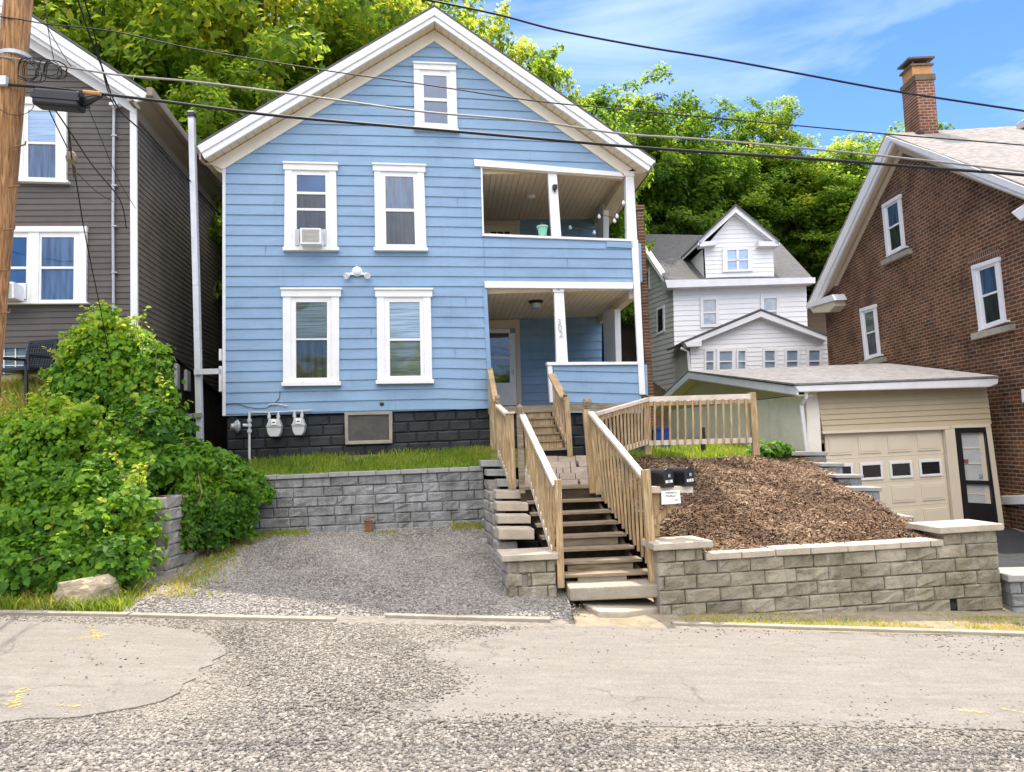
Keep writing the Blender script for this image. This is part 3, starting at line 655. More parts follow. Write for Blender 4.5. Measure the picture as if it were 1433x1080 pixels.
def meter(x0, x1, y0, y1, label):
    t = thing('gas_meter', H.P(((x0 + x1) / 2, y1), .1), label, 'gas meter', 'gas meters on the foundation')
    xm = (x0 + x1) / 2; w = x1 - x0
    m = MB(); m.slab(H, [(x0 + 1, y0 + 9), (x0 + 4, y0), (x1 - 4, y0), (x1 - 1, y0 + 9), (x1 - .5, y0 + 11), (x1 - 2, y1 - 5), (x1 - 5, y1), (x0 + 5, y1), (x0 + 2, y1 - 5), (x0 + .5, y0 + 11)], -.02, .17); obj('meter_body', m, METER, t, bevel=.015)
    m = MB(); m.slab(H, [(x0, y0 + 9.3), (x1, y0 + 9.3), (x1, y0 + 11), (x0, y0 + 11)], -.01, .185); obj('flange', m, METAL, t)
    m = MB(); m.slab(H, [(xm - 3.5, y0 + 2), (xm + 3.5, y0 + 2), (xm + 3.5, y0 + 8.5), (xm - 3.5, y0 + 8.5)], .17, .20); d = obj('dial', m, PAPER, t, bevel=.004)
    m = MB(); m.slab(H, [(xm - 2, y0 + 4.2), (xm + 2, y0 + 4.2), (xm + 2, y0 + 5.6), (xm - 2, y0 + 5.6)], .20, .204); obj('dial_window', m, INK, d)
    for x in (x0 + 4.5, x1 - 4.5):
        m = MB(); m.tube([H.P((x, y0 + 2), .07), H.P((x, y0 - 10), .07)], .022); m.lathe(H.P((x, y0 - 3), .07), [(.034, -.03), (.034, .03)], 8); obj('pipe', m, GALV, t)
meter(372, 394, 586, 611, 'pale grey gas meter nearer the riser pipe, left of two on black foundation')
meter(407.5, 427, 584.5, 609, 'pale grey gas meter nearer the basement window, right of two on black foundation')
m = MB(); m.tube([H.P((349, 648), .09), H.P((349, 576), .09)], .024); m.tube([H.P((349, 595), .09), H.P((340, 595), .1)], .03)
for y in (588, 595, 603): m.lathe(H.P((349, y), .09), [(.045, -.025), (.045, .025)], 10)
m.tube([H.P((352, 576.5), .07), H.P((372, 577), .07), H.P((436, 574), .07)], .014); m.tube([H.P((376, 566), .05), H.P((386, 565), .05), H.P((402, 568), .05)], .014)
g = thing('gas_riser', H.P((349, 640), .09), 'galvanised gas riser pipe with round regulator at the foundation left end', 'gas pipe')
obj('riser_pipe', m, METER, g)
m = MB(); c = H.P((337, 596), .12); m.lathe(c + H.n * -.05 - H.u * .04, [(.09, 0), (.125, .03), (.125, .05), (.09, .08), (.05, .12), (.05, .16)], 14, H.n * .6 - H.u); obj('regulator', m, METAL, g)
m = MB(); m.tube([H.P((x, y), .03) for x, y in ((316, 566), (332, 564.5), (345, 569), (357, 571.5), (372, 571), (384, 565), (391, 557), (392, 547))], .006, 5); tag(obj('wall_cable', m, CABLE), 'thin dark cable sagging across the lowest blue boards above gas meters', 'cable')
pot = thing('flower_pot', H.X(H.uz((760, 330))[0], H.P((760, 330)).z, -.07), 'mint green flower pot on the upper porch rail', 'flower pot')
c = H.X(H.uz((760, 328))[0], H.P((760, 329)).z + .0, -.07); m = MB(); m.lathe(c, [(.075, 0), (.105, .17), (.12, .175), (.12, .205), (.10, .205), (.09, .15)], 18); obj('pot', m, MINT, pot, smooth=False)
m = MB(); m.tube([c + Vector((0, 0, .15)), c + Vector((.0, 0, .29))], [.014, .008], 6); m.tube([c + Vector((0, 0, .2)), c + Vector((-.03, .01, .27))], .006, 5); obj('dry_stem', m, RUST, pot)
sl = thing('string_light', H.P((865, 300), -.6), 'string of white globe bulbs hanging under the upper porch roof', 'string lights')
bp_ = [RE.P((822, 318), -.2), RE.P((832, 321), -.2), RE.P((838, 304), -.1), RE.P((846, 312), -.1), RE.P((858, 308), -.05), RE.P((863, 302.5), -.05), RE.P((873, 285), -.05)]
bp_ = [aty(798, 318.5, 16.2)] + [aty(x, y, Y) for x, y, Y in ((831.5, 325.5, 15.9), (838.5, 303, 15.7), (860, 309, 15.4), (863.5, 302.5, 15.35), (872.5, 284, 15.2))]
m = MB(); m.tube([q + Vector((0, 0, .06)) for q in bp_], .006, 5); obj('light_cable', m, CABLE, sl)
for q in bp_:
    m = MB(); m.lathe(q, [(.008, .06), (.02, .04), (.038, .0), (.03, -.03), (.008, -.045)], 10); obj('bulb', m, BULB, sl, smooth=True)
# ================================================================ GREY HOUSE (left)
p = aty(187, 300, 13.4); G = Plane((p.x, p.y, 0), R(7))
grey = thing('grey_house', G.P((100, 500)), 'dark taupe clapboard house with white trim beside the utility pole', 'house')
w = MB()
lapz(w, G, [(-160, 520), (-160, -95), (42, 62), (154, 133), (190, 160), (190, 478), (80, 487), (0, 487)], .108, .014)
SD = Plane(G.P((189, 300)), 0, n=G.u.copy()); SD.u = -G.n
w2 = MB()
lapz(w2, SD, [(190.5, 156), (318, 300), (318, 560), (190.5, 455)], .108, .014)
w.v and None
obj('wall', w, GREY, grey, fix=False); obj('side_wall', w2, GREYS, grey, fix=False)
def gpart(name, m, slabs, parent=None, bevel=.005, pl=G):
    mb = MB()
    for pts, d0, d1 in slabs: mb.slab(pl, pts, d0, d1)
    return obj(name, mb, m, parent or grey, bevel=bevel)
gpart('corner_board', WHITE, [([(181.5, 148), (191, 148), (192.5, 478), (182.5, 478)], -.02, .03)])
gpart('fascia', TRIMW, [([(-60, -46), (205.5, 130), (201, 138), (-60, -33)], .30, .36)])
gpart('rake_board', WHITE, [([(-60, -33), (201, 138), (190, 142), (-60, -22)], .27, .33)])
gpart('soffit', TRIMW, [([(-60, -22), (190, 142), (190, 146), (-60, -12)], .04, .26)])
gpart('frieze', WHITE, [([(-60, -12), (184, 143), (190, 148), (190, 160), (-60, 3)], .0, .05)])
rf = MB(); t0 = G.P((-60, -47), .36); t1 = G.P((205.5, 129), .36)
# level eave running back
back = -G.n * 11
rf.prism([t0, t1, t1 + back, t0 + back], (0, 0, .05)); obj('roof', rf, SHINGD, grey)
ev = MB(); e1 = G.P((203, 136), .33); ze = G.P((191, 150), .0).z
uo = (G.P((205, 131), .36) - G.p0).dot(G.u); ui = (G.P((189, 150)) - G.p0).dot(G.u)
ev.prism([G.X(uo, ze + .10, .33), G.X(ui, ze - .05, .33), G.X(ui, ze - .05, -10.6), G.X(uo, ze + .10, -10.6)], (0, 0, .04))
obj('eave', ev, TAUPE, grey)
ev = MB(); ev.prism([G.X(uo - .02, ze + .06, .35), G.X(uo + .10, ze + .06, .35), G.X(uo + .10, ze + .06, -10.6), G.X(uo - .02, ze + .06, -10.6)], (0, 0, .16)); obj('gutter', ev, TAUPE, grey, bevel=.02)
ev = MB(); ev.prism([G.X(ui, ze - .22, .0), G.X(ui + .04, ze - .22, .0), G.X(ui + .04, ze - .22, -10), G.X(ui, ze - .22, -10)], (0, 0, .22)); obj('side_frieze', ev, TAUPE, grey)
bw = MB(); A = G.X(-8, 2, -10.5); bw.prism([G.X(-8, 2, -10.5), G.X(ui, 2, -10.5), G.X(ui, 8, -10.5), G.X(-4, 10.5, -10.5), G.X(-8, 8, -10.5)], G.n * -.1); obj('back_wall', bw, GREY, grey)
window(grey, G, [(17, 132), (93, 133.5), (92.5, 255), (16.5, 253)], panes=(G_BLUEC, G_CURT), gl=(.295, .82, .18, .54, .565, .95), head=.10, sill=.03, cas=.2, earw=0, heads=False)
o = window(grey, G, [(45, 314), (121, 314), (120, 424.5), (43, 425)], panes=(G_CURT, G_CURT), gl=(.18, .77, .16, .53, .56, .95), head=.09, sill=.02, cas=.13, earw=0, heads=False)
o = window(grey, G, [(-36, 314), (45, 314), (43, 425), (-38, 425)], panes=(G_SKY, G_SKY), gl=(.20, .91, .16, .53, .56, .95), head=.09, sill=.02, cas=.07, earw=0, heads=False)
# foundation with glass-block windows
fb = MB(); fb.prism([G.P((-160, 486), -.06), G.P((190, 478), -.06), G.P((192, 640), -.06), G.P((-160, 640), -.06)], G.n * -.2); obj('foundation', fb, CONC, grey)
fb = MB(); q = [SD.P((191, 455), -.05), SD.P((318, 540), -.05)]
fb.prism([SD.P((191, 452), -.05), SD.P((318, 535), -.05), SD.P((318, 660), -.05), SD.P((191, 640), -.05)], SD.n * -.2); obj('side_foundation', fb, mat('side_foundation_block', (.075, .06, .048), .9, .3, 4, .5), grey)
gw = gpart('glass_block_window', G_BLIND, [([(-20, 487), (54, 486), (54, 522), (-20, 524)], -.07, -.03)])
gpart('mullion', WHITE, [([(x, 487), (x + 1.6, 487), (x + 1.6, 523), (x, 523)], -.03, .0) for x in (4.5, 20.5, 37, 52.5)] + [([(-20, y), (54, y - .5), (54, y + .6), (-20, y + 1.2)], -.03, -.01) for y in (498, 511)], gw)
gpart('side_window', WHITE, [([(248, 508), (252, 511), (252, 545), (248, 543)], -.04, .03)], pl=SD)
gpart('side_window', WHITE, [([(262, 517), (267, 520), (267, 548), (262, 546)], -.04, .03)], pl=SD)
# conduit, weatherhead, meter box
m = MB(); m.tube([G.P((159.5, 150), .06), G.P((158, 300), .06), G.P((159, 450), .06)], .025); cn = obj('conduit', m, METAL, grey)
m = MB()
for y in (188, 258, 315, 380, 429): m.slab(G, [(155.5, y), (163, y), (163, y + 1.5), (155.5, y + 1.5)], .0, .095)
obj('pipe_strap', m, METAL, cn)
m = MB(); m.lathe(G.P((160, 150), .08), [(.03, -.02), (.06, .02), (.07, .07), (.03, .10)], 10); m.box(G.P((161, 146.5), .12), .16, .12, .05); obj('weatherhead', m, GALV, cn)
m = MB(); m.slab(G, [(122, 445), (141, 444), (141, 466), (122, 467)], .0, .14); obj('meter_box', m, METER, grey, bevel=.02)
ac = thing('air_conditioner', G.P((10, 418), .15), 'white window air conditioner in the double window of the grey house', 'air conditioner', 'window air conditioners')
m = MB(); m.slab(G, [(-25, 394.5), (19, 394), (19.5, 417), (-25, 418)], .03, .40); obj('housing', m, WHITE, ac, bevel=.01)
m = MB()
for i in range(9):
    y = 396.5 + i * 2.1; m.slab(G, [(-22, y), (15.5, y), (15.5, y + 1.2), (-22, y + 1.2)], .40, .415)
obj('grille', m, METER, ac)
m = MB(); m.slab(G, [(24, 396), (36, 396), (36, 418), (24, 418)], .05, .075); obj('side_panel', m, VINYL, ac)
# wicker chair on the bank in front of it
cp = aty(52, 545, 12.6); chair = thing('wicker_chair', cp, 'black wicker garden chair in front of the grey house', 'chair')
rz = R(-12); mrot = Matrix.Rotation(rz, 3, 'Z')
m = MB()
def cw(x, y, z): return cp + mrot @ Vector((x, y, z))
for i in range(11):
    x = -.25 + i * .05; m.beam(cw(x, .0, .30), cw(x, -.14, .80) if 0 else cw(x, .12, .80), .018, .03)
for i in range(14):
    z = .32 + i * .035; y = (z - .30) * .24; m.beam(cw(-.27, y - .012 * (i % 2), z), cw(.27, y - .012 * (i % 2), z), .014, .022)
for s in (-.27, .27): m.beam(cw(s, 0, .28), cw(s, .13, .83), .04, .04)
m.beam(cw(-.27, .13, .83), cw(.27, .13, .83), .05, .04)
obj('backrest', m, BLACK, chair)
m = MB(); m.prism([cw(-.28, 0, .27), cw(.28, 0, .27), cw(.28, -.5, .27), cw(-.28, -.5, .27)], (0, 0, .06)); obj('seat', m, BLACK, chair, bevel=.01)
for x, y in ((-.26, 0), (.26, 0), (-.26, -.48), (.26, -.48)):
    m = MB(); m.beam(cw(x, y, -.35), cw(x, y, .28), .04, .04, (0, 1, 0)); obj('leg', m, BLACK, chair)
for x in (-.3, .3):
    m = MB(); m.beam(cw(x, .06, .52), cw(x, -.5, .5), .06, .04); m.beam(cw(x, -.48, .27), cw(x, -.48, .5), .03, .03, (0, 1, 0)); obj('armrest', m, BLACK, chair)

# ================================================================ tall white pipe between the houses
pp = thing('downpipe_mast', aty(281, 630, 14.0), 'tall white square pipe standing between the grey and blue houses', 'pipe')
m = MB(); m.beam(aty(280.5, 640, 14.0), aty(275, 400, 14.0), .11, .11, (0, 1, 0)); m.beam(aty(275, 400, 14.0), aty(268, 156, 14.0), .11, .11, (0, 1, 0)); obj('upright', m, GALV, pp, bevel=.008)
m = MB(); m.beam(aty(268, 163, 13.97), aty(268, 158, 13.97), .13, .13, (0, 1, 0)); obj('strap', m, BLACK, pp)
m = MB(); m.beam(aty(273, 520.5, 13.93), aty(308, 519.5, 13.93), .10, .10); obj('cross_arm', m, GALV, pp)
m = MB(); m.beam(aty(240, 584, 13.93), aty(282, 580.5, 13.93), .07, .08); obj('cross_arm', m, STONEG, pp)
eb = MB(); eb.slab(H, [(306, 488), (310.5, 488), (310.5, 504.5), (306, 504.5)], -.15, -.02); eb.slab(H, [(306, 512), (310.8, 512), (310.8, 548), (306, 548)], -.15, -.02); tag(obj('cable_box', eb, VINYL, bevel=.01), 'two small white cable boxes at the left corner of the blue house', 'cable box')

# ================================================================ BRICK HOUSE (right)
BW = Plane((10.55, 16.3, 0), 0, n=Vector((-1, .04, 0)).normalized()); BW.u = Vector((.04, 1, 0)).normalized()
brick = thing('brick_house', BW.P((1300, 640)), 'red brick house with a tall chimney and white rake boards beside the garage', 'house')
def kpart(name, m, slabs, parent=None, bevel=.005, pl=BW):
    mb = MB()
    for pts, d0, d1 in slabs: mb.slab(pl, pts, d0, d1)
    return obj(name, mb, m, parent or brick, bevel=bevel)
wl = MB(); base = -.8
P0 = BW.P((1155, 440)); P1 = BW.P((1167, 398)); P2 = BW.P((1258, 210)); P3 = BW.P((1433, 276)); 
P4 = P3 + (P3 - P2) * .55
U = lambda p: (p - BW.p0).dot(BW.u)
far = U(P0); near = U(P4)
wl.prism([BW.X(far, base, 0), BW.X(near, base, 0), P4, P2, P1, Vector((P0.x, P0.y, P1.z - .3))], -BW.n * .25)
obj('wall', wl, BRICK, brick)
wl = MB(); wl.prism([BW.X(near, base, -.25), BW.X(near, base, -9), BW.X(near, P4.z, -9), BW.X(near, P4.z, -.25)], BW.u * .2)
wl.prism([BW.X(far - .2, base, -.25), BW.X(far - .2, base, -9), BW.X(far - .2, P1.z - .3, -9), BW.X(far - .2, P1.z - .3, -.25)], BW.u * .2); obj('front_wall', wl, BRICKX, brick)
# rake boards
kpart('fascia', TRIMW, [([(1239.5, 190), (1128, 432), (1136, 432), (1246, 196)], .30, .38)])
kpart('fascia', TRIMW, [([(1239.5, 190), (1303, 211.5), (1380, 241), (1460, 272), (1460, 283), (1380, 251.5), (1303, 221), (1246, 197)], .30, .38)])
kpart('rake_board', WHITE, [([(1246, 196), (1136, 432), (1141, 432), (1250, 199)], .28, .35)])
kpart('rake_board', WHITE, [([(1246, 196), (1380, 251.5), (1460, 283), (1460, 288), (1380, 257), (1250, 200)], .28, .35)])
so = MB()
for a, b, c, d in (((1250, 199), (1139, 432), (1166, 402), (1258, 211)), ((1250, 199), (1460, 287), (1460, 288), (1258, 211))):
    so.prism([BW.P(a, .33), BW.P(b, .33), BW.P(c, .0), BW.P(d, .0)], (0, 0, .02))
obj('soffit', so, CREAM, brick)
kpart('frieze', CREAM, [([(1258, 209), (1166, 400), (1170, 400), (1261, 213)], .0, .06), ([(1258, 209), (1460, 286), (1460, 290), (1261, 213)], .0, .06)])
# eave returns
m = MB(); m.slab(BW, [(1129, 427), (1166, 418), (1168, 428), (1160, 437), (1138, 438)], -.1, .36); obj('eave_return', m, CREAM, brick, bevel=.02)
m = MB(); m.slab(BW, [(1128, 424), (1164, 412), (1168, 420), (1129, 431)], -.12, .40); obj('eave_return', m, TRIMW, brick)
m = MB(); m.slab(BW, [(1414, 297), (1440, 280), (1440, 300), (1427, 309)], -.1, .36); obj('eave_return', m, WHITE, brick, bevel=.02)
rf = MB(); a0 = BW.P((1239.5, 189), .36); a1 = BW.P((1128, 430), .36); a2 = BW.P((1460, 271), .36)
rf.prism([a0, a1, a1 - BW.n * 9.6, a0 - BW.n * 9.6], (0, 0, .05)); rf.prism([a0, a2, a2 - BW.n * 9.6, a0 - BW.n * 9.6], (0, 0, .05)); obj('roof', rf, SHINGT, brick)
# roof vent
m = MB(); q = a0 - BW.n * 3.6 - BW.u * .5 + Vector((0, 0, -.1)); m.box(q, .7, .5, .22, R(0)); obj('roof_vent', m, GALV, brick, bevel=.04)
# chimney straddles the ridge just behind the rake
cc = a0 - BW.n * .95 + BW.u * .0
def chim(u, v, z): return Vector((cc.x, cc.y, 0)) + Vector((u, v, z))
zt_ = aty(1283, 121, cc.y).z
hw = .33 * (cc.y / 20)
m = MB(); m.prism([chim(-hw * .75, -hw * 1.1, a0.z - 1.2), chim(hw * .75, -hw * 1.1, a0.z - 1.2), chim(hw * .75, hw * 1.1, a0.z - 1.2), chim(-hw * .75, hw * 1.1, a0.z - 1.2)], (0, 0, zt_ - a0.z + 1.2)); chm = obj('chimney', m, CHIMB, brick)
m = MB(); m.prism([chim(-hw * .84, -hw * 1.2, zt_), chim(hw * .84, -hw * 1.2, zt_), chim(hw * .84, hw * 1.2, zt_), chim(-hw * .84, hw * 1.2, zt_)], (0, 0, .16)); obj('chimney_cap', m, mat('sooty_cap', (.17, .12, .08), .9, .3), chm)
m = MB(); m.prism([chim(-.26, -.26, zt_ + .16), chim(.26, -.26, zt_ + .16), chim(.26, .26, zt_ + .16), chim(-.26, .26, zt_ + .16)], (0, 0, .30)); obj('flue', m, TERRA, chm)
m = MB(); m.box(chim(0, 0, zt_ + .47), .62, .62, .05)
for x, y in ((-.2, -.2), (.2, -.2), (.2, .2), (-.2, .2)): m.box(chim(x, y, zt_ + .52), .04, .04, .14)
m.box(chim(0, 0, zt_ + .66), .70, .62, .05); obj('rain_cap', m, mat('rusty_cap_metal', (.16, .12, .09), .7, .3), chm)
m = MB(); m.box(chim(0, -hw * 1.1, a0.z - .55), hw * 1.7, .35, .5); m.box(chim(-hw * .75, 0, a0.z - .35), .15, hw * 2.4, .5); obj('flashing', m, BLACK, chm)
for q, sq, br in (([(1233, 285.3), (1258.2, 270), (1265.2, 346.7), (1240.2, 360)], [(1232, 365), (1270, 347.7), (1271, 354.8), (1233, 371.8)], G_CURT),
              ([(1201.9, 430.7), (1223.9, 424), (1230.9, 497.8), (1210, 504.5)], [(1201, 507), (1235, 499), (1235.5, 506), (1202, 515)], G_BLIND),
              ([(1358, 370.3), (1395.7, 357.7), (1405.9, 450.8), (1369.7, 463.4)], [(1358, 467), (1413, 453.5), (1413.5, 462), (1359, 476)], G_CURT)):
    o = window(brick, BW, q, gl=(.27, .93, .13, .50, .53, .93), head=.08, sill=.03, cas=.15, panes=(br, G_SCR), earw=0, heads=False, dd=-.018)
    kpart('stone_sill', CONC, [(sq, .0, .12)], o)
    t0 = lerp(q[0], q[3], -.13); t1 = lerp(q[1], q[2], -.13)
    kpart('lintel', LINTB, [([lerp(t0, t1, -.1), lerp(t0, t1, 1.1), lerp(q[0], q[1], 1.1), lerp(q[0], q[1], -.1)], .0, .014)], o, 0)
kpart('water_table', WHITE, [([(1401, 694), (1440, 693), (1440, 705.5), (1401, 706)], .0, .05)])
kpart('service_box', WHITE, [([(1429, 545), (1440, 543), (1440, 562), (1430, 563)], .0, .12)])

# ================================================================ GARAGE
p = aty(1250, 640, 16.1); GF = Plane((p.x, p.y, 0), R(0))
gar = thing('garage', GF.P((1240, 738)), 'cream garage with a raised-panel overhead door and shallow grey roof', 'garage')
def rpart(name, m, slabs, parent=None, bevel=.004, pl=GF):
    mb = MB()
    for pts, d0, d1 in slabs: mb.slab(pl, pts, d0, d1)
    return obj(name, mb, m, parent or gar, bevel=bevel)
rpart('pier', STUCCO, [([(1128, 548), (1146, 548), (1156, 760), (1133, 760)], -.25, .0)])
ts = MB(); lapz(ts, GF, [(1143, 549), (1380, 541), (1387, 593), (1151, 604)], .115, .022); ts.slab(GF, [(1143, 549), (1380, 541), (1387, 593), (1151, 604)], -.1, -.02); obj('siding', ts, TANSIDE, gar, fix=False)
rpart('door_trim', IVORY, [([(1151, 603), (1330, 595.5), (1330, 600.5), (1152, 607)], -.06, .05), ([(1322, 600), (1336, 599), (1350, 736), (1336, 737)], -.06, .04), ([(1330, 595), (1386, 592.5), (1387, 597.5), (1331, 599)], -.06, .05), ([(1380, 597), (1387, 597), (1406, 739), (1399, 739)], -.06, .04)])
# overhead door: four rows of panels
D = [(1154, 607), (1323, 600), (1337, 738), (1164, 752)]
def DQ(s, t): return lerp(lerp(D[0], D[1], s), lerp(D[3], D[2], s), t)
gd = rpart('overhead_door', IVORY, [(D, -.14, -.08)])
tp = MB(); xs = [(.03 + i * .2425, .215 + i * .2425) for i in range(4)]
for r in range(4):
    a, b_ = r / 4 + .006, (r + 1) / 4 - .006
    for s0, s1 in xs:
        if r == 1: continue
        tp.slab(GF, [DQ(s0, a + .035), DQ(s1, a + .035), DQ(s1, b_ - .035), DQ(s0, b_ - .035)], -.08, -.062)
        tp.slab(GF, [DQ(s0 + .015, a + .055), DQ(s1 - .015, a + .055), DQ(s1 - .015, b_ - .055), DQ(s0 + .015, b_ - .055)], -.062, -.055)
    tp.slab(GF, [DQ(0, b_ - .002), DQ(1, b_ - .002), DQ(1, b_ + .003), DQ(0, b_ + .003)], -.08, -.074)
obj('door_panel', tp, IVORY, gd, bevel=.006)
for s0, s1 in xs:
    m = MB(); a, b_ = .30, .47
    for q in ([DQ(s0, a), DQ(s1, a), DQ(s1, a + .025), DQ(s0, a + .025)], [DQ(s0, b_ - .025), DQ(s1, b_ - .025), DQ(s1, b_), DQ(s0, b_)], [DQ(s0, a + .025), DQ(s0 + .018, a + .025), DQ(s0 + .018, b_ - .025), DQ(s0, b_ - .025)], [DQ(s1 - .018, a + .025), DQ(s1, a + .025), DQ(s1, b_ - .025), DQ(s1 - .018, b_ - .025)]): m.slab(GF, q, -.08, -.05)
    o = obj('door_window', m, WHITE, gd, bevel=.003)
    m = MB(); m.poly([GF.P(DQ(*st), -.07) for st in ((s0 + .018, a + .025), (s1 - .018, a + .025), (s1 - .018, b_ - .025), (s0 + .018, b_ - .025))]); obj('pane', m, G_GAR, o)
# black storm door beside it
E = [(1337, 598), (1384, 596.5), (1400, 737), (1351, 733)]
def EQ(s, t): return lerp(lerp(E[0], E[1], s), lerp(E[3], E[2], s), t)
def er(a, b, c, d): return [EQ(a, c), EQ(b, c), EQ(b, d), EQ(a, d)]
sd = rpart('storm_door', BLACK, [(er(0, .15, 0, 1), -.06, .02), (er(.86, 1, 0, 1), -.06, .02), (er(.15, .86, 0, .06), -.06, .02), (er(.15, .86, .545, .585), -.06, .02), (er(.15, .86, .775, 1), -.06, .02)])
rpart('inner_door', METER, [(er(.14, .66, .05, .56), -.08, -.05), (er(.14, .66, .58, .78), -.08, -.05)], sd)
rpart('inner_frame', IVORY, [(er(.66, .87, .05, .56), -.08, -.045), (er(.66, .87, .58, .78), -.08, -.045), (er(.14, .66, .205, .222), -.05, -.035), (er(.14, .66, .365, .38), -.05, -.035), (er(.14, .66, .68, .69), -.05, -.04), (er(.14, .66, .05, .065), -.05, -.035)], sd)
rpart('notice', mat('red_sticker', (.30, .10, .08), .6), [(er(.16, .28, .33, .375), -.05, -.03)], sd)
rpart('notice', METAL, [(er(.56, .66, .475, .52), -.05, -.03)], sd)
# gutter, downspout, side wall, roof
rpart('gutter', TRIMW, [([(1112, 539.5), (1398, 529), (1397, 537), (1385, 541.5), (1118, 548.5)], .30, .42)], bevel=.02)
m = MB(); m.tube([GF.P((1128, 547), .33), GF.P((1128, 556), .30), GF.P((1121.5, 566), .08), GF.P((1123, 580), .08), GF.P((1129, 632), .08)], .045, 8); obj('downspout', m, TRIMW, gar)
SN = Vector((-1, -.17, 0)).normalized(); GS = Plane(GF.P((1130, 600)), 0, n=SN); GS.u = Vector((-.17, 1, 0)).normalized()
sw = MB(); sw.prism([GS.P((1132, 660)), GS.P((1128, 552)), GS.P((935, 574)), GS.P((935, 640))], -SN * .2)
obj('side_wall', sw, STUCCO, gar)
PK = (963, 521); gab = MB()
lapz(gab, GS, [(1126, 551), (963, 526), (915, 572), (930, 574.5)], .19, .014); gab.poly([GS.P(q, -.02) for q in [(1126, 551), (963, 526), (915, 572), (930, 574.5)]]); obj('gable', gab, TANSIDE, gar, fix=False)
A0 = GS.P(PK, .38); A1 = GS.P((1114, 541), .38); A2 = GS.P((908, 573), .38)
fb = MB(); dz = Vector((0, 0, -.20))
fb.prism([A0, A1, A1 + dz, A0 + dz], -SN * .05); obj('rake_fascia', fb, TRIMW, gar)
fb = MB(); fb.prism([A0, A2, A2 + dz, A0 + dz], -SN * .05); obj('rake_fascia', fb, TRIMW, gar)
fb = MB(); fb.prism([A0 + dz, A1 + dz, A1 + dz - SN * .36, A0 + dz - SN * .36], (0, 0, .03)); fb.prism([A0 + dz, A2 + dz, A2 + dz - SN * .36, A0 + dz - SN * .36], (0, 0, .03)); obj('soffit', fb, TANSIDE, gar)
rf = MB(); up = Vector((0, 0, .01))
def toward(p, pxy): return p
R0 = A0 + up; R1 = GF.P((1112, 539), .44); R2 = GF.P((1398, 528.5), .44); xr = BW.P((1180, 512))
R3 = Vector((10.35, A0.y + .2, A0.z)); R3.x = 10.55 - (R3.y - 16.3) * -.04
rf.prism([R0, R1, R2, Vector((R3.x, R3.y, A0.z))], (0, 0, .04)); 
rf.prism([R0, A2 + up, Vector((R3.x, A2.y, A2.z)), Vector((R3.x, R3.y, A0.z))], (0, 0, .04)); obj('roof', rf, SHING, gar)

# ================================================================ WHITE HOUSE (behind)
p = aty(1030, 430, 31); W = Plane((p.x, 31, 0), R(2))
wh = thing('white_house', W.P((1030, 520)), 'white clapboard house with a gabled dormer seen behind the garage', 'house')
def wpart(name, m, slabs, parent=None, bevel=0, pl=W):
    mb = MB()
    for pts, d0, d1 in slabs: mb.slab(pl, pts, d0, d1)
    return obj(name, mb, m, parent or wh, bevel=bevel)
m = MB(); lapz(m, W, [(941, 398), (1128, 395), (1133, 560), (946, 560)], .21, .02); obj('wall', m, VINYL, wh, fix=False)
WS = Plane(W.P((942, 430)), 0, n=-W.u); WS.u = W.n * -1
WS2 = Plane(W.P((942, 430)), 0, n=(-W.u + W.n * .28).normalized()); WS2.u = (-W.n - W.u * .28).normalized()
m = MB(); lapz(m, WS2, [(897, 343), (934, 401), (942, 404), (947, 560), (896, 580)], .21, .02); obj('side_wall', m, VINYL_SHADED, wh, fix=False)
wpart('side_window', TRIMW, [([(901.7, 380), (908, 374), (908.5, 404), (902, 408)], .0, .05)], pl=WS2)
wpart('side_window', TRIMW, [([(918.5, 431), (929, 426), (929.5, 464), (919, 469)], .0, .05)], pl=WS2)
wpart('side_pane', G_DARK, [([(903, 382), (906.5, 379), (907, 402), (903.3, 405)], .05, .055)], pl=WS2)
wpart('side_pane', G_DARK, [([(920.3, 434), (927, 430.5), (927.5, 461), (920.8, 465)], .05, .055)], pl=WS2)
m = MB(); m.prism([W.P((932, 393), .5), W.P((1138, 389.5), .5), W.P((1084, 331), -5), W.P((896, 327), -5)], (0, 0, -.08)); 
m.prism([W.P((896, 327), -5), W.P((1084, 331), -5), W.P((1084, 331), -5) + Vector((0, 5, -3.4)), W.P((896, 327), -5) + Vector((0, 5, -3.4))], (0, 0, -.08)); obj('roof', m, SHINGD, wh)
wpart('eave', TRIMW, [([(930.6, 391.6), (1141, 388), (1141, 396), (934, 402.4)], -.1, .55)])
wpart('rake_board', TRIMW, [([(896, 341), (934, 397), (934, 403), (896, 347)], .02, .30)], pl=WS2)
m = MB(); lapz(m, W, [(983.5, 349), (1029.8, 295), (1078.7, 346), (1081, 393), (986, 395)], .18, .02, d=.2)
m.poly([W.P((983.5, 349), .2), W.P((986, 396), .2), W.P((986, 396), .2) - W.n * 2.2, W.P((983.5, 349), .2) - W.n * 4]); m.poly([W.P((1078.7, 346), .2), W.P((1081, 394), .2), W.P((1081, 394), .2) - W.n * 2.2, W.P((1078.7, 346), .2) - W.n * 4]); dm = obj('dormer', m, VINYL, wh, fix=False)
wpart('dormer_rake', TRIMW, [([(1029.8, 288.5), (977.5, 338), (979, 343), (1029.8, 297)], .2, .6), ([(1029.8, 288.5), (1090, 338), (1089, 343), (1029.8, 297)], .2, .6), ([(977.5, 338), (1003, 337), (1003, 342), (980, 345)], .15, .6), ([(1062, 337), (1090, 338), (1089, 344), (1062, 344)], .15, .6)], dm)
m = MB()
for x, y in ((976.5, 339), (1091, 339)):
    m.prism([W.P((1029.8, 287.5), .62), W.P((x, y), .62), W.P((x, y), .62) - W.n * 4.2, W.P((1029.8, 287.5), .62) - W.n * 5], (0, 0, .08))
obj('dormer_roof', m, SHINGD, dm)
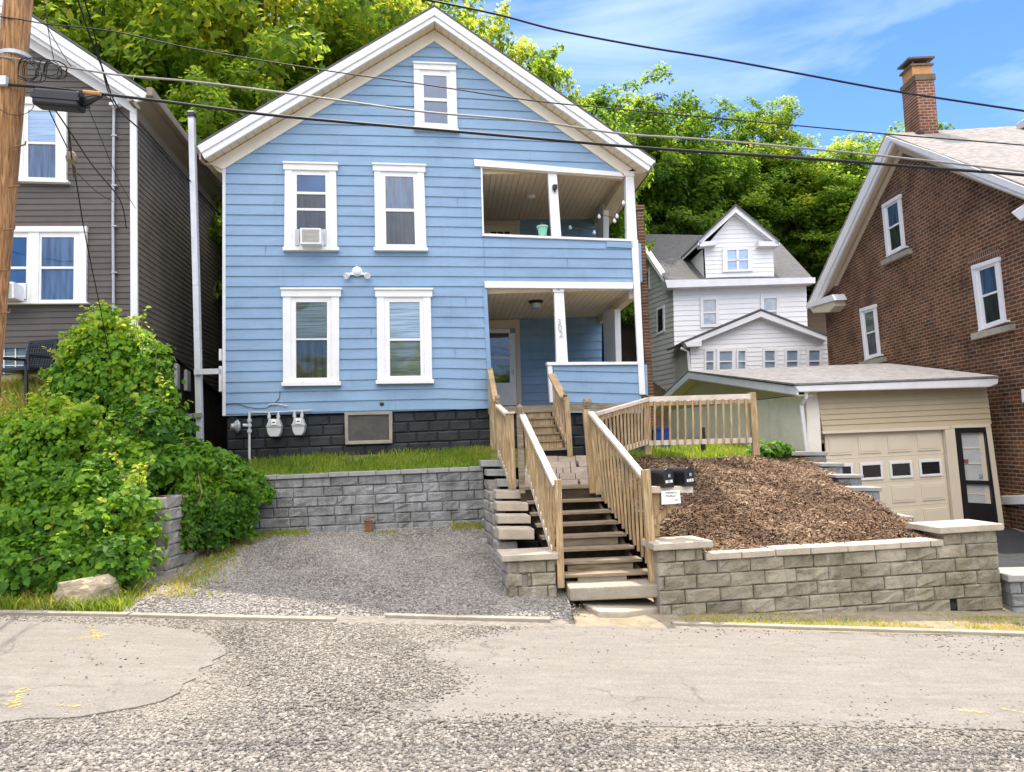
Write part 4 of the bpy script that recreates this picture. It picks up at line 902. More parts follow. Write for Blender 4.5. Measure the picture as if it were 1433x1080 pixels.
for x, y in ((976.5, 339), (1091, 339)):
    m = MB(); dz = Vector((0, 0, -.03)); m.prism([W.P((1029.8, 287.5), .60) + dz, W.P((x, y), .60) + dz, W.P((x, y), .60) - W.n * 4.2 + dz, W.P((1029.8, 287.5), .60) - W.n * 5 + dz], (0, 0, -.10)); obj('dormer_soffit', m, TRIMW, dm)
def simple_win(q, pl, d, parent, two=False, pane=G_WHT):
    m = MB()
    def Q(s, t): return lerp(lerp(q[0], q[1], s), lerp(q[3], q[2], s), t)
    def r(a, b, c, e): return [Q(a, c), Q(b, c), Q(b, e), Q(a, e)]
    for k in (r(0, .16, 0, 1), r(.84, 1, 0, 1), r(.16, .84, 0, .11), r(.16, .84, .91, 1), r(.16, .84, .5, .55)) + ((r(.46, .54, .11, .91),) if two else ()): m.slab(pl, k, d, d + .09)
    o = obj('window', m, WHITE, parent); g = MB(); g.poly([pl.P(t, d + .04) for t in r(.16, .84, .11, .91)]); obj('pane', g, pane, o)
simple_win([(1011, 346.6), (1053, 345), (1054, 379), (1011.5, 380.5)], W, .2, wh, True)
simple_win([(980, 415), (1006, 414), (1006.5, 457), (981, 458)], W, 0, wh); simple_win([(1065, 413), (1091, 412), (1091, 455), (1065, 456)], W, 0, wh)
# enclosed front porch of the white house
PF = Plane(W.p0 + W.n * 2.4, R(2))
m = MB(); lapz(m, PF, [(965.5, 483), (1065, 442), (1157, 476), (1161, 560), (968, 560)], .17, .02)
po = obj('enclosed_porch', m, VINYL, wh, fix=False)
m = MB(); e = PF.P((966, 483)); m.poly([PF.P((966, 483)), PF.P((968, 560)), PF.P((968, 560)) - W.n * 2.4, PF.P((966, 483)) - W.n * 2.4]); obj('porch_side', m, VINYL_SHADED, wh)
wpart('porch_rake', TRIMW, [([(1065, 435), (959.5, 479), (961, 485), (1065, 443)], 0, .35), ([(1065, 435), (1158, 470), (1158, 477), (1065, 443)], 0, .35), ([(958, 479), (982, 477), (982, 484), (962, 485)], -.05, .4)], po, pl=PF)
m = MB()
for x, y in ((957.5, 479), (1160, 471)): m.prism([PF.P((1065, 434), .38), PF.P((x, y), .38), PF.P((x, y), .38) - W.n * 2.8, PF.P((1065, 434), .38) - W.n * 2.8], (0, 0, .07))
obj('porch_roof', m, SHINGD, po)
m = MB(); m.tube([PF.P((953, 487), .1), PF.P((963, 492), .06), PF.P((965, 520), .05), PF.P((965, 545), .05)], .05, 6); obj('downspout', m, TRIMW, po)
for x0, x1 in ((986, 1001), (1003, 1029), (1031, 1045.5), (1067.5, 1088), (1098, 1120), (1129, 1151)): simple_win([(x0, 488 - (x0 - 986) * .01), (x1, 487.5 - (x0 - 986) * .01), (x1, 522), (x0, 522)], PF, 0, po)
# ================================================================ GROUND
def zs(x): return -.061 * max(-16, min(16, x))
def onroad(p):
    d = ray(p); t = -CAM.z / (d.z + .061 * d.x); return CAM + d * t
def grid(name, m, x0, x1, y0, y1, nx, ny, fz, k='structure', warp=None, base=None):
    vs = []; fs = []
    for j in range(ny + 1):
        for i in range(nx + 1):
            x, y = x0 + (x1 - x0) * i / nx, y0 + (y1 - y0) * j / ny
            if warp: x, y = warp(i / nx, j / ny)
            vs.append(Vector((x, y, fz(x, y))))
    w = nx + 1
    for j in range(ny):
        for i in range(nx): fs.append((j * w + i, j * w + i + 1, (j + 1) * w + i + 1, (j + 1) * w + i))
    return kind(obj(name, (vs, fs), m, base=base or (0, 0, 0), smooth=True), k)
def nz(x, y, s=1): return noise.noise(Vector((x * s, y * s, .3)))
ROADG = mat('road_gravel_bed', (.25, .225, .193), .95, .35, 14, .9, 60, .15, dirt=(.30, .272, .232), dscale=1.2, damt=.6)
ROADA = mat('worn_asphalt', (.238, .220, .196), .92, .13, 3.5, .35, 120, .15, dirt=(.205, .188, .166), dscale=.8, damt=.75, stretch=(.6, 2.6, 1))
cracked(ROADA, amt=.5)
DUST = mat('dusty_verge', (.29, .25, .18), .95, .25, 8, .7, 60, .15, dirt=(.25, .23, .09), dscale=1.3, damt=.8)
DRIVEG = mat('drive_gravel_bed', (.31, .285, .255), .95, .45, 25, .9, 60, .15, dirt=(.2, .19, .17), damt=.5)
MULCHB = mat('mulch_bed_soil', (.06, .033, .019), .95, .45, 14, .9, 40, .15)
def hill(x, y):
    z = zs(x) - .25
    if y > 17: z = z + (1.8 - z) * min(1, (y - 17) / 2)
    if y > 27: z += .48 * (y - 27)
    if y > 75: z -= .4 * (y - 75)
    return z + (nz(x, y, .15) * .8 if y > 30 else 0)
grid('ground', SOIL, -140, 140, -60, 120, 110, 90, hill)
grid('road', ROADG, -40, 40, -14, 9.7, 120, 60, lambda x, y: zs(x) + .012 * nz(x, y, .9))
grid('verge', DUST, .65, 12, 9.30, 11.0, 60, 12, lambda x, y: zs(x) + .006 + .015 * nz(x, y, 2) + .05 * min(1, max(0, (y - 9.5))))
grid('driveway', ASPH, 6.25, 14, 9.6, 16.3, 20, 20, lambda x, y: zs(x) + .02 + (-.06 - zs(x)) * max(0, min(1, (y - 10.2) / 6)) + .008 * nz(x, y, 1))
def ky(x):      # where the kerb line runs
    return 9.27 + .40 * max(0, min(1, (x + 5.6) / 4.2))
def gz(x, y):
    t = max(0, min(1, (y - ky(x)) / (13.2 - ky(x)))); return zs(x) * (1 - t) + .79 * t + .012 * nz(x, y, 1.7) + .02 - .05 * max(0, 1 - t * 10)
grid('gravel_drive', DRIVEG, -6.2, .64, 9.40, 13.3, 60, 40, gz, warp=lambda s, t: (-6.2 + 6.84 * s, ky(-6.2 + 6.84 * s) + (13.3 - ky(-6.2 + 6.84 * s)) * t))
LZ = lambda x, y: 1.74 + .36 * max(0, (y - 13.3) / 1.4) ** .8 + .02 * nz(x, y, 2) if y < 14.7 else 2.1
grid('lawn', LAWN, -5.9, .6, 13.35, 15.2, 40, 16, LZ)
def LZ2(x, y):
    s = max(0, min(1, (x - 1.6) / 4.6)); y0 = 13.37 + 2.05 * s; z0 = 1.86 - .22 * s
    return z0 + (2.25 - z0) * max(0, min(1, (y - y0) / 11)) + .012 * nz(x, y, 1.5)
grid('lawn', LAWN, 1.6, 6.1, 13.2, 30, 24, 40, LZ2, warp=lambda s, t: (1.55 + (6.25 - 1.55 - max(0, t - .08) * 2.4) * s, 13.30 + 2.05 * s + (16.6 - 2.05 * s) * t ** 1.5))

def patch(name, m, pts, h, jit=.05, sub=.15):
    w = [onroad(p) for p in pts]; out = []
    rg = random.Random(len(pts))
    for a, b in zip(w, w[1:] + w[:1]):
        n = max(1, int((b - a).length / sub))
        for i in range(n):
            q = a.lerp(b, i / n); q.x += rg.uniform(-jit, jit); q.y += rg.uniform(-jit, jit); out.append(q)
    top = [Vector((q.x, q.y, zs(q.x) + h)) for q in out]
    mb = MB(); mb.prism(top, (0, 0, -.05)); return kind(obj(name, mb, m, base=(0, 0, 0)), 'structure'), out
PATCH = []
for pts in ([(-200, 866), (0, 869), (200, 874), (262, 881), (300, 893), (316, 908), (305, 924), (284, 938), (258, 958), (232, 980), (190, 990), (120, 1003), (0, 1012), (-200, 1012)],
            [(590, 905), (700, 882), (780, 876), (900, 878), (1433, 893), (1650, 905), (1650, 1024), (1433, 1022), (1100, 1018), (900, 1016), (820, 1016), (740, 1012), (640, 1010), (560, 1012), (525, 1002), (540, 984), (620, 972), (655, 950), (600, 930), (575, 915)]):
    PATCH.append(patch('asphalt_patch', ROADA, pts, .009)[1])
def inpoly(x, y, P):
    c = False; j = len(P) - 1
    for i in range(len(P)):
        a, b = P[i], P[j]
        if (a.y > y) != (b.y > y) and x < (b.x - a.x) * (y - a.y) / (b.y - a.y) + a.x: c = not c
        j = i
    return c
# kerb strips
def kerb(pts):
    mb = MB(); w = [onroad(p) for p in pts]
    for a, b in zip(w, w[1:]): mb.beam(a + Vector((0, 0, .004)), b + Vector((0, 0, .004)), .12, .07)
    kind(obj('kerb', mb, CONC, base=(0, 0, 0), bevel=.01), 'structure')
kerb([(-200, 856), (0, 859), (180, 862)]); kerb([(183, 862.5), (330, 866), (470, 869)]); kerb([(540, 863), (640, 866), (770, 869)]); kerb([(940, 874), (1130, 880), (1433, 889), (1600, 894)])

# painted survey marks: short irregular strokes
def marks(label, strokes):
    mb = MB(); rg = random.Random(5)
    for (a, b, w) in strokes:
        A = onroad(a); B = onroad(b)
        for i in range(int((B - A).length / .011)):
            t = rg.random(); q = A.lerp(B, t) + Vector((rg.gauss(0, w), rg.gauss(0, w), 0)); r = rg.uniform(.003, .014)
            z = zs(q.x) + .012
            mb.poly([(q.x + r * math.cos(k * 1.26 + t) * 1.6, q.y + r * math.sin(k * 1.26 + t), z) for k in range(5)])
    tag(obj('paint_mark', mb, YEL, fix=False), label, 'paint mark', 'yellow survey marks')
marks('faded yellow survey mark like a cross nearest the kerb on the grey road patch', [((95, 897), (150, 889), .03), ((128, 878), (136, 897), .03), ((130, 888), (152, 892), .025)])
marks('faded yellow survey mark at the left edge of the grey road patch', [((12, 972), (42, 962), .03), ((18, 990), (34, 965), .03), ((2, 985), (30, 992), .03), ((80, 988), (110, 991), .02)])
marks('faint yellow dashes on the road at the right edge', [((1345, 996), (1385, 999), .012), ((1405, 994), (1440, 1000), .012)])

# ---- loose stones, one scattered mass each
ICO = None
def stones(name, P, sz, tint, m, seed, flat=.65, oct_=False):
    rg = np.random.default_rng(seed); N = len(P)
    if oct_:
        B = np.array([(1, 0, 0), (0, 1, 0), (-1, 0, 0), (0, -1, 0), (0, 0, 1), (0, 0, -1)], float)
        Fc = np.array([(0, 1, 4), (1, 2, 4), (2, 3, 4), (3, 0, 4), (1, 0, 5), (2, 1, 5), (3, 2, 5), (0, 3, 5)])
    else:
        t = (1 + 5 ** .5) / 2
        B = np.array([(-1, t, 0), (1, t, 0), (-1, -t, 0), (1, -t, 0), (0, -1, t), (0, 1, t), (0, -1, -t), (0, 1, -t), (t, 0, -1), (t, 0, 1), (-t, 0, -1), (-t, 0, 1)], float); B /= np.linalg.norm(B[0])
        Fc = np.array([(0, 11, 5), (0, 5, 1), (0, 1, 7), (0, 7, 10), (0, 10, 11), (1, 5, 9), (5, 11, 4), (11, 10, 2), (10, 7, 6), (7, 1, 8), (3, 9, 4), (3, 4, 2), (3, 2, 6), (3, 6, 8), (3, 8, 9), (4, 9, 5), (2, 4, 11), (6, 2, 10), (8, 6, 7), (9, 8, 1)])
    k = len(B); V = B[None] * (1 + rg.uniform(-.2, .2, (N, k, 1)))
    V = V * np.stack([rg.uniform(.8, 1.5, N), rg.uniform(.6, 1, N), rg.uniform(.28, flat, N)], 1)[:, None]
    a = rg.uniform(-.7, .7, N); ca, sa = np.cos(a)[:, None], np.sin(a)[:, None]
    V = np.stack([V[..., 0], V[..., 1] * ca - V[..., 2] * sa, V[..., 1] * sa + V[..., 2] * ca], -1)
    a = rg.uniform(0, 6.28, N); ca, sa = np.cos(a)[:, None], np.sin(a)[:, None]
    V = np.stack([V[..., 0] * ca - V[..., 1] * sa, V[..., 0] * sa + V[..., 1] * ca, V[..., 2]], -1)
    V = V * sz[:, None, None] + P[:, None]
    Fq = (Fc[None] + np.arange(N)[:, None, None] * k).reshape(-1, 3)
    return kind(npobj(name, V.reshape(-1, 3), Fq, m, attrs={'tint': np.repeat(tint, k)}), 'stuff')
STONET = tintmat('road_stone', [(.09, .083, .075), (.205, .187, .163), (.305, .277, .24), (.43, .395, .345)])
STONED = tintmat('drive_stone', [(.11, .105, .10), (.235, .222, .205), (.36, .34, .31), (.52, .49, .44)])
rg = np.random.default_rng(1); rr = random.Random(1)
pts = []; sz = []
while len(pts) < 72000:
    y = rr.uniform(4.2, 9.3); x = rr.uniform(-.74 * y, .74 * y)
    jj = .09 if x < -1.8 else .13; jx, jy = rr.gauss(0, jj), rr.gauss(0, jj)
    ins = any(inpoly(x + jx, y + jy, Q) for Q in PATCH); edge = ins != any(inpoly(x, y, Q) for Q in PATCH)
    px, py = proj((x, y, zs(x)))
    n = nz(x, y, 1.1)
    if ins:
        if rr.random() > .006 + .03 * max(0, n): continue
        s = rr.uniform(.006, .015)
    else:
        core = math.exp(-((px - 480) / 230) ** 2) * 1.0 + max(0, (py - 985) / 70)
        if px > 1000 and py > 1030: core *= .8
        if rr.random() > .35 + .7 * core + .45 * n: continue
        s = rr.uniform(.006, .0135) + .0105 * min(1.2, core) * rr.random() ** 1.7
    pts.append((x, y, zs(x) + .012 * nz(x, y, .9) + (.010 if ins or edge else s * .25))); sz.append(s)
stones('road_stones', np.array(pts), np.array(sz), np.clip(rg.beta(1.7, 2.1, len(pts)) + .22 * np.array([nz(p_[0], p_[1], .7) + .6 * nz(p_[0], p_[1], 2.1) for p_ in pts]), 0, 1), STONET, 2)
pts = []; sz = []
while len(pts) < 30000:
    y = rr.uniform(9.37, 13.2); x = rr.uniform(-4.9, .6 - (y - 10.2) * .2) + (abs(rr.gauss(0, .09)) if y < 10.1 else 0)
    if y < ky(x) - .02: continue
    edge = -4.1 + .5 * nz(x, y, .8) + .25 * (13.2 - y) * -.6
    if x < edge and rr.random() > .12: continue
    s = rr.uniform(.009, .020); pts.append((x, y, gz(x, y) + s * .3)); sz.append(s)
stones('drive_stones', np.array(pts), np.array(sz), np.clip(rg.beta(2.0, 2.2, len(pts)) + .30 * np.array([nz(p_[0] + 9, p_[1], .8) + .7 * nz(p_[0], p_[1], 2.3) for p_ in pts]), 0, 1), STONED, 3, oct_=True)

# ================================================================ RETAINING WALLS
rng = random.Random(11)
def wallthing(name, a, b, label, cat='wall'):
    a = Vector(a); b = Vector(b); t = thing(name, ((a.x + b.x) / 2, (a.y + b.y) / 2, min(a.z, b.z)), label, cat)
    pl = Plane((a.x, a.y, 0), math.atan2(b.y - a.y, b.x - a.x)); L = math.hypot(b.x - a.x, b.y - a.y); return t, pl, L
def caprow(mb, pl, L, z, h, d0, d1, w, rg, u0=0):
    u = u0
    while u < L - .02:
        e = min(L, u + w * rg.uniform(.8, 1.15))
        if L - e < .12: e = L
        q = [pl.X(u + .004, z, d1 + rg.uniform(-.01, .01)), pl.X(e - .004, z, d1 + rg.uniform(-.01, .01)), pl.X(e - .004, z, d0), pl.X(u + .004, z, d0)]
        mb.prism(q, (0, 0, h + rg.uniform(-.006, .006))); u = e
# back wall of the parking bay
a = aty(322, 745, 13.3); b = aty(680, 738, 13.3)
t, pl, L = wallthing('retaining_wall', a, b, 'grey block retaining wall below the lawn at the back of the gravel drive')
m = MB(); courses(m, pl.X, L, .57, .168, 7, .40, -.25, .0, .012, rng, jit=.35); obj('block_course', m, STONEG, t)
m = MB(); m.prism([pl.X(0, .5, -.06), pl.X(L, .5, -.06), pl.X(L, 1.72, -.06), pl.X(0, 1.72, -.06)], pl.n * -.2); obj('core', m, DARK, t)
m = MB(); caprow(m, pl, L, 1.745, .075, -.3, .03, .42, rng); obj('cap_stone', m, CAPG, t, bevel=.008)
# wing wall at the left of the bay, mostly under ivy
a = Vector((-5.02, 10.95, .3)); b = Vector((-4.92, 13.35, .5))
t, pl, L = wallthing('retaining_wall', a, b, 'short grey-tan block wing wall half buried under ivy beside the drive')
m = MB(); courses(m, pl.X, L, .42, .175, 7, .40, -.3, .0, .014, rng); 
ple = Plane((-5.32, 10.95, 0), 0); courses(m, ple.X, .30, .42, .175, 7, .4, -.3, .0, .014, rng); obj('block_course', m, CAPW, t)
m = MB(); m.box((-4.95, 10.85, .35), .75, .25, .26, R(8)); m.box((-4.55, 11.3, .42), .30, .8, .18, R(-20)); obj('base_block', m, CAPG, t, bevel=.03)
# stepped wall left of the stairs
a = aty(671, 739, 13.2); b = aty(710, 826, 10.25); a.z = .5; b.z = 0
t, pl, L = wallthing('stepped_wall', a, b, 'stepped tan block wall climbing along the left side of the wooden stairs')
def prof(u): return .60 + (1.78 - .60) * max(0, (L - .55 - u)) / (L - .55)
m = MB(); rows = 11; rg2 = random.Random(4); zb = -.05; h = .165
for r in range(rows):
    u = -rg2.uniform(0, .35)
    while u < L:
        w = .42 * rg2.uniform(.8, 1.2); x0, x1 = max(0, u), min(L, u + w); u += w
        if x1 - x0 < .06: continue
        zz = zb + r * h
        if zz + h > prof((x0 + x1) / 2) + .05: continue
        block(m, pl.X, x0 + .004, x1 - .004, zz + .004, zz + h - .004, -.3, -.018 * r + .05 + rg2.uniform(-.008, .008), .012, rg2)
obj('side_course', m, CAPW, t)
fp = Plane((b.x, b.y, 0), R(2)); m = MB(); PW = .66
courses(m, fp.X, PW, -.05, .17, 4, .40, -.3, .0, .014, random.Random(8), jit=.1, skip=((2, .24, .07),))
obj('front_course', m, STONE, t); m = MB(); m.prism([fp.X(.02, -.1, -.06), fp.X(PW - .02, -.1, -.06), fp.X(PW - .02, .6, -.06), fp.X(.02, .6, -.06)], fp.n * -.5); obj('core', m, DARK, t)
m = MB(); m.prism([fp.X(-.06, .635, .06), fp.X(PW + .04, .635, .06), fp.X(PW - .02, .635, -.56), fp.X(-.12, .635, -.56)], (0, 0, .085)); obj('cap_stone', m, CAPST, t, bevel=.012)
for x0, x1, y0, y1, Y in ((698, 748, 740, 755, 10.95), (697, 743, 721.5, 732.5, 11.35), (695, 739.5, 703.5, 715, 11.75), (694, 741, 686.5, 698, 12.15), (696, 726, 671, 681, 12.55), (681, 713, 657, 666, 12.85), (673, 704, 644, 653, 13.15)):
    m = MB(); q = [aty(x0, y1, Y), aty(x1, y1, Y), aty(x1, y0, Y), aty(x0, y0, Y)]; m.prism(q, (-.06, .42, 0)); obj('step_stone', m, CAPST if Y < 12.5 else CAPG, t, bevel=.012)
m = MB()
for k in range(9):
    Y = 10.9 + k * .28; tt = k / 9; z1 = .62 + 1.02 * tt; x0 = b.x + (a.x - b.x) * (Y - 10.25) / 2.95
    m.prism([(x0 + .1, Y + .12, 0), (x0 + .62, Y + .12, 0), (x0 + .62, Y + .4, 0), (x0 + .1, Y + .4, 0)], (0, 0, z1))
obj('fill', m, DARK, t)
# right-hand front wall
a = aty(924, 852, 9.95); b = aty(1405, 857, 10.5); a.z = -.3; b.z = -.5
t, pl, L = wallthing('retaining_wall', a, b, 'long tan block front wall with capped pillars holding back the mulch bed')
m = MB(); TOP = .575
courses(m, pl.X, L, TOP - 7 * .18, .18, 7, .45, -.3, .0, .015, rng, jit=.08, skip=((2, L - .72, .13),)); 
obj('block_course', m, STONE, t)
PL, PR2 = .62, L - .78
m = MB(); courses(m, pl.X, PL, TOP, .165, 1, .35, -.45, .0, .014, rng); obj('pillar_block', m, STONE, t)
m = MB(); courses(m, lambda u, z, d: pl.X(PR2 + u, z, d), L - PR2, TOP, .165, 1, .4, -.45, .0, .014, rng); obj('pillar_block', m, STONE, t)
m = MB(); m.prism([pl.X(.02, -.8, -.04), pl.X(L - .02, -.8, -.04), pl.X(L - .02, .56, -.04), pl.X(.02, .56, -.04)], pl.n * -.22); obj('core', m, DARK, t)
m = MB(); caprow(m, pl, PR2 - .02, TOP, .085, -.32, .03, .46, rng, PL + .02); obj('cap_stone', m, CAPST, t, bevel=.01)
m = MB(); m.prism([pl.X(-.06, TOP + .165, .06), pl.X(PL + .12, TOP + .165, .06), pl.X(PL + .06, TOP + .165, -.55), pl.X(-.06, TOP + .165, -.55)], (0, 0, .09)); obj('pillar_cap', m, CAPST, t, bevel=.014)
m = MB(); m.prism([pl.X(PR2 - .10, TOP + .165, .07), pl.X(L + .06, TOP + .165, .07), pl.X(L + .06, TOP + .165, -.62), pl.X(PR2 - .10, TOP + .165, -.62)], (0, 0, .09)); obj('pillar_cap', m, CAPST, t, bevel=.014)
m = MB(); dq = pl.X(L - .72, -.24, -.02); m.tube([dq, dq - pl.n * .4], .05, 10); obj('drain_pipe', m, BLACK, t)
# right return of the pillar
rp = Plane(pl.X(L, 0, 0), math.atan2(pl.u.y, pl.u.x) + R(90)); m = MB(); courses(m, rp.X, .5, TOP - 7 * .18, .18, 7, .4, -.3, .0, .014, rng); courses(m, rp.X, .5, TOP, .165, 1, .4, -.3, 0, .014, rng); obj('return_course', m, STONE, t)
# stepped wall down the driveway edge
XW = 6.2
st = thing('stepped_wall', (XW, 13, 0), 'stepped grey block wall between the mulch bed and the driveway', 'wall')
steps = [((1108, 1159, 632, 637.5), 15.0), ((1150, 1182, 648, 653), 14.2), ((1170, 1209, 664.5, 669), 13.4), ((1192, 1235, 682, 687.5), 12.7), ((1225, 1251, 714.5, 719), 12.25), ((1252, 1279.5, 722.5, 727), 11.75)]
for (x0, x1, y0, y1), Y in steps:
    m = MB(); q = [aty(x0, y1, Y), aty(x1, y1, Y), aty(x1, y0, Y), aty(x0, y0, Y)]; m.prism(q, (.02, .5, 0)); obj('cap_stone', m, CAPG, st, bevel=.01)
    m = MB(); z1 = aty(x1, y1, Y).z; X1 = aty(x1 - 2, y1, Y).x
    pf = Plane((X1 - .42, Y + .03, 0), 0); courses(m, pf.X, .42, z1 - 7 * .17, .17, 7, .3, -.3, .0, .012, rng)
    ps = Plane((X1, Y + .03, 0), R(90)); courses(m, ps.X, .95, z1 - 7 * .17, .17, 7, .4, -.3, .0, .012, rng); obj('block_course', m, STONEG, st)
# low end wall across the driveway mouth
t = thing('kerb_wall', aty(1425, 858, 10.4), 'dark end of a low block wall at the right edge past the tan pillar', 'wall')
m = MB(); q = aty(1417, 850, 10.4); pf = Plane((q.x, 10.4, 0), R(-8)); courses(m, pf.X, .8, -.62, .17, 4, .4, -.5, 0, .014, rng); obj('block_course', m, STONEG, t)
m = MB(); m.prism([pf.X(-.04, .06, .04), pf.X(.85, .06, .04), pf.X(.85, .06, -.6), pf.X(-.04, .06, -.6)], (0, 0, .09)); obj('cap_stone', m, CAPG, t, bevel=.012)

# ================================================================ MULCH
def mz(s, tt):
    zf, zb = .60 - .10 * max(0, s - .8) * 5 * min(1, tt * 4), 1.86 - .22 * s
    z = zf + (zb - zf) * tt ** .92 + .05 * math.sin(tt * 3.1)
    return z
def mxy(s, tt):
    x0 = 1.92 - .50 * tt if tt < .75 else 1.545 + (tt - .75) * 1.6
    x = x0 + (6.02 - .22 * math.sin(min(1, tt * 1.1) * 3.14) - x0) * s; y = 10.12 + .55 * s + (3.25 + 1.5 * s) * tt
    return x, y
vs = []; fs = []; n1, n2 = 40, 30
for j in range(n2 + 1):
    for i in range(n1 + 1):
        x, y = mxy(i / n1, j / n2); vs.append(Vector((x, y, mz(i / n1, j / n2) + .06 * nz(x, y, 1.6))))
for j in range(n2):
    for i in range(n1): k = j * (n1 + 1) + i; fs.append((k, k + 1, k + n1 + 2, k + n1 + 1))
kind(obj('mulch_bed', (vs, fs), MULCHB, base=(0, 0, 0), smooth=True), 'structure')
N = 26000; rg = np.random.default_rng(9); Vv = []; tint = []
ss = rg.random(N); t2 = rg.random(N) ** 1.15
P = np.array([(*mxy(s, q), mz(s, q)) for s, q in zip(ss, t2)]); P[:, 2] += np.array([.06 * nz(x, y, 1.6) for x, y, z in P])
Ln = rg.uniform(.04, .15, N); Wd = rg.uniform(.005, .013, N); a = rg.uniform(0, 6.28, N); tl = rg.normal(0, .35, N); bend = rg.uniform(-.25, .25, N)
dx = np.stack([np.cos(a) * np.cos(tl), np.sin(a) * np.cos(tl), np.sin(tl) + .05], 1); sx = np.stack([-np.sin(a), np.cos(a), rg.uniform(-.4, .4, N)], 1)
up = np.array([0, 0, 1.]); q = []
for k, (l, w, hh) in enumerate(((-.5, .6, 0), (0, 1, 1), (.5, .5, 0))):
    c = P + dx * (Ln * l)[:, None] + up * (.012 + bend * Ln * hh * .5)[:, None]
    q += [c - sx * (Wd * w)[:, None], c + sx * (Wd * w)[:, None], c + up * (Wd * .9)[:, None]]
V = np.stack(q, 1)
Fc = np.array([(0, 3, 5, 2), (2, 5, 4, 1), (3, 6, 8, 5), (5, 8, 7, 4)])
Fq = (Fc[None] + np.arange(N)[:, None, None] * 9).reshape(-1, 4)
MUL = tintmat('mulch_chip', [(.048, .029, .018), (.125, .076, .044), (.225, .147, .09), (.46, .355, .245)])
kind(npobj('mulch_chips', V.reshape(-1, 3), Fq, MUL, attrs={'tint': np.repeat(np.clip(rg.beta(1.8, 2.6, N) + .35 * np.array([nz(x, y, 1.6) for x, y, z in P]), 0, 1), 9)}), 'stuff')

# ================================================================ STAIRS, LANDING, RAILINGS
TY = [802, 784, 766.6, 748.7, 731.7, 716, 699.5]; TR = [913, 899, 888, 877, 866, 856, 846]; TL = [786, 771, 765, 758, 751, 744, 739]
stair = thing('wooden_stairs', aty(850, 818, 10.4), 'worn wooden stairs of seven open treads rising from the street', 'stairs')
SL = []
for k in range(7):
    Y = 10.35 + k * .235; a = aty(TL[k], TY[k], Y); b = aty(TR[k], TY[k], Y); b.z = a.z = (a.z + b.z) / 2; SL.append((a, b))
    m = MB()
    for d0, d1 in ((0, .125), (.135, .27)):
        o_ = Vector((-.12, 1, 0)); m.prism([a + o_ * d0, b + o_ * d0, b + o_ * d1, a + o_ * d1], (0, 0, -.042))
    obj('tread', m, WOODS, stair, bevel=.004)
    if k in (0, 1, 3): 
        m = MB(); l, r = a.lerp(b, .18 if k else .18), a.lerp(b, .72 if k == 0 else .9); o_ = Vector((0, .05, 0)); m.prism([l + o_ - Vector((0, 0, .05)), r + o_ - Vector((0, 0, .05)), r + o_ - Vector((0, 0, .15)), l + o_ - Vector((0, 0, .15))], (0, .03, 0)); obj('riser', m, CAPST if k == 0 else WOODS, stair)
for s in (.04, .93):
    m = MB(); a = SL[0][0].lerp(SL[0][1], s) + Vector((0, .1, -.24)); b = SL[6][0].lerp(SL[6][1], s) + Vector((0, .2, -.18)); m.beam(a, b, .05, .22); obj('stringer', m, WOODD, stair)
m = MB(); a0, b0 = SL[0]; a1, b1 = SL[6]; dn = Vector((0, .14, -.26)); m.poly([a0 + dn, b0 + dn, b1 + Vector((.1, .35, -.26)), a1 + Vector((0, .35, -.26))]); kind(obj('stair_ground', m, SOIL, base=(0, 0, 0)), 'structure')
# stone steps at the foot
def slabt(name, pts, h, label, m_=CONC):
    mb = MB(); mb.prism(pts, (0, 0, -h)); return tag(obj(name, mb, m_, bevel=.02), label, 'step', 'stone steps at the stair foot')
a = aty(797, 823, 10.05); b = aty(923, 823, 10.05); b.z = a.z
slabt('stone_step', [a, b, b + Vector((-.03, .42, .02)), a + Vector((-.03, .42, .02))], .17, 'rough stone slab step right under the wooden treads')
q = [(804, 842), (868, 841), (921, 840), (938, 853), (927, 860), (874, 867), (838, 866), (819, 856)]
g_ = [onroad(p_) for p_ in q]; slabt('stone_step', [Vector((v.x, v.y, zs(v.x) + .10)) for v in g_], .14, 'broken flat concrete slab lying at the kerb below the stairs', CAPST)
# paved landing: a gently rising path
lf = [aty(728, 686, 12.0), aty(838, 683, 12.0), aty(827, 641, 13.55), aty(738, 642, 13.55)]
land = thing('paver_landing', lf[0].lerp(lf[2], .5), 'paver landing between the lower and upper stairs', 'paving')
m = MB(); rg3 = random.Random(6)
for j in range(5):
    cuts = [0] + sorted(rg3.uniform(.15, .9) for _ in range(3)) + [1]
    for c0, c1 in zip(cuts, cuts[1:]):
        if c1 - c0 < .05: continue
        def L2(s, q_): return lf[0].lerp(lf[1], s).lerp(lf[3].lerp(lf[2], s), q_)
        m.prism([L2(c0 + .004, j / 5 + .004), L2(c1 - .004, j / 5 + .004), L2(c1 - .004, (j + 1) / 5 - .004), L2(c0 + .004, (j + 1) / 5 - .004)], (0, 0, .05 + rg3.uniform(-.005, .005)))
obj('pavers', m, PAVER, land, bevel=.006)
m = MB(); m.prism([lf[0], lf[1], lf[2], lf[3]], (0, 0, -.5)); obj('bed', m, SOIL, land)
m = MB(); m.prism([lf[0] + Vector((0, -.03, .055)), lf[1] + Vector((0, -.03, .055)), lf[1] + Vector((0, .08, .07)), lf[0] + Vector((0, .08, .07))], (0, 0, -.05)); obj('edge_board', m, WOODS, land)
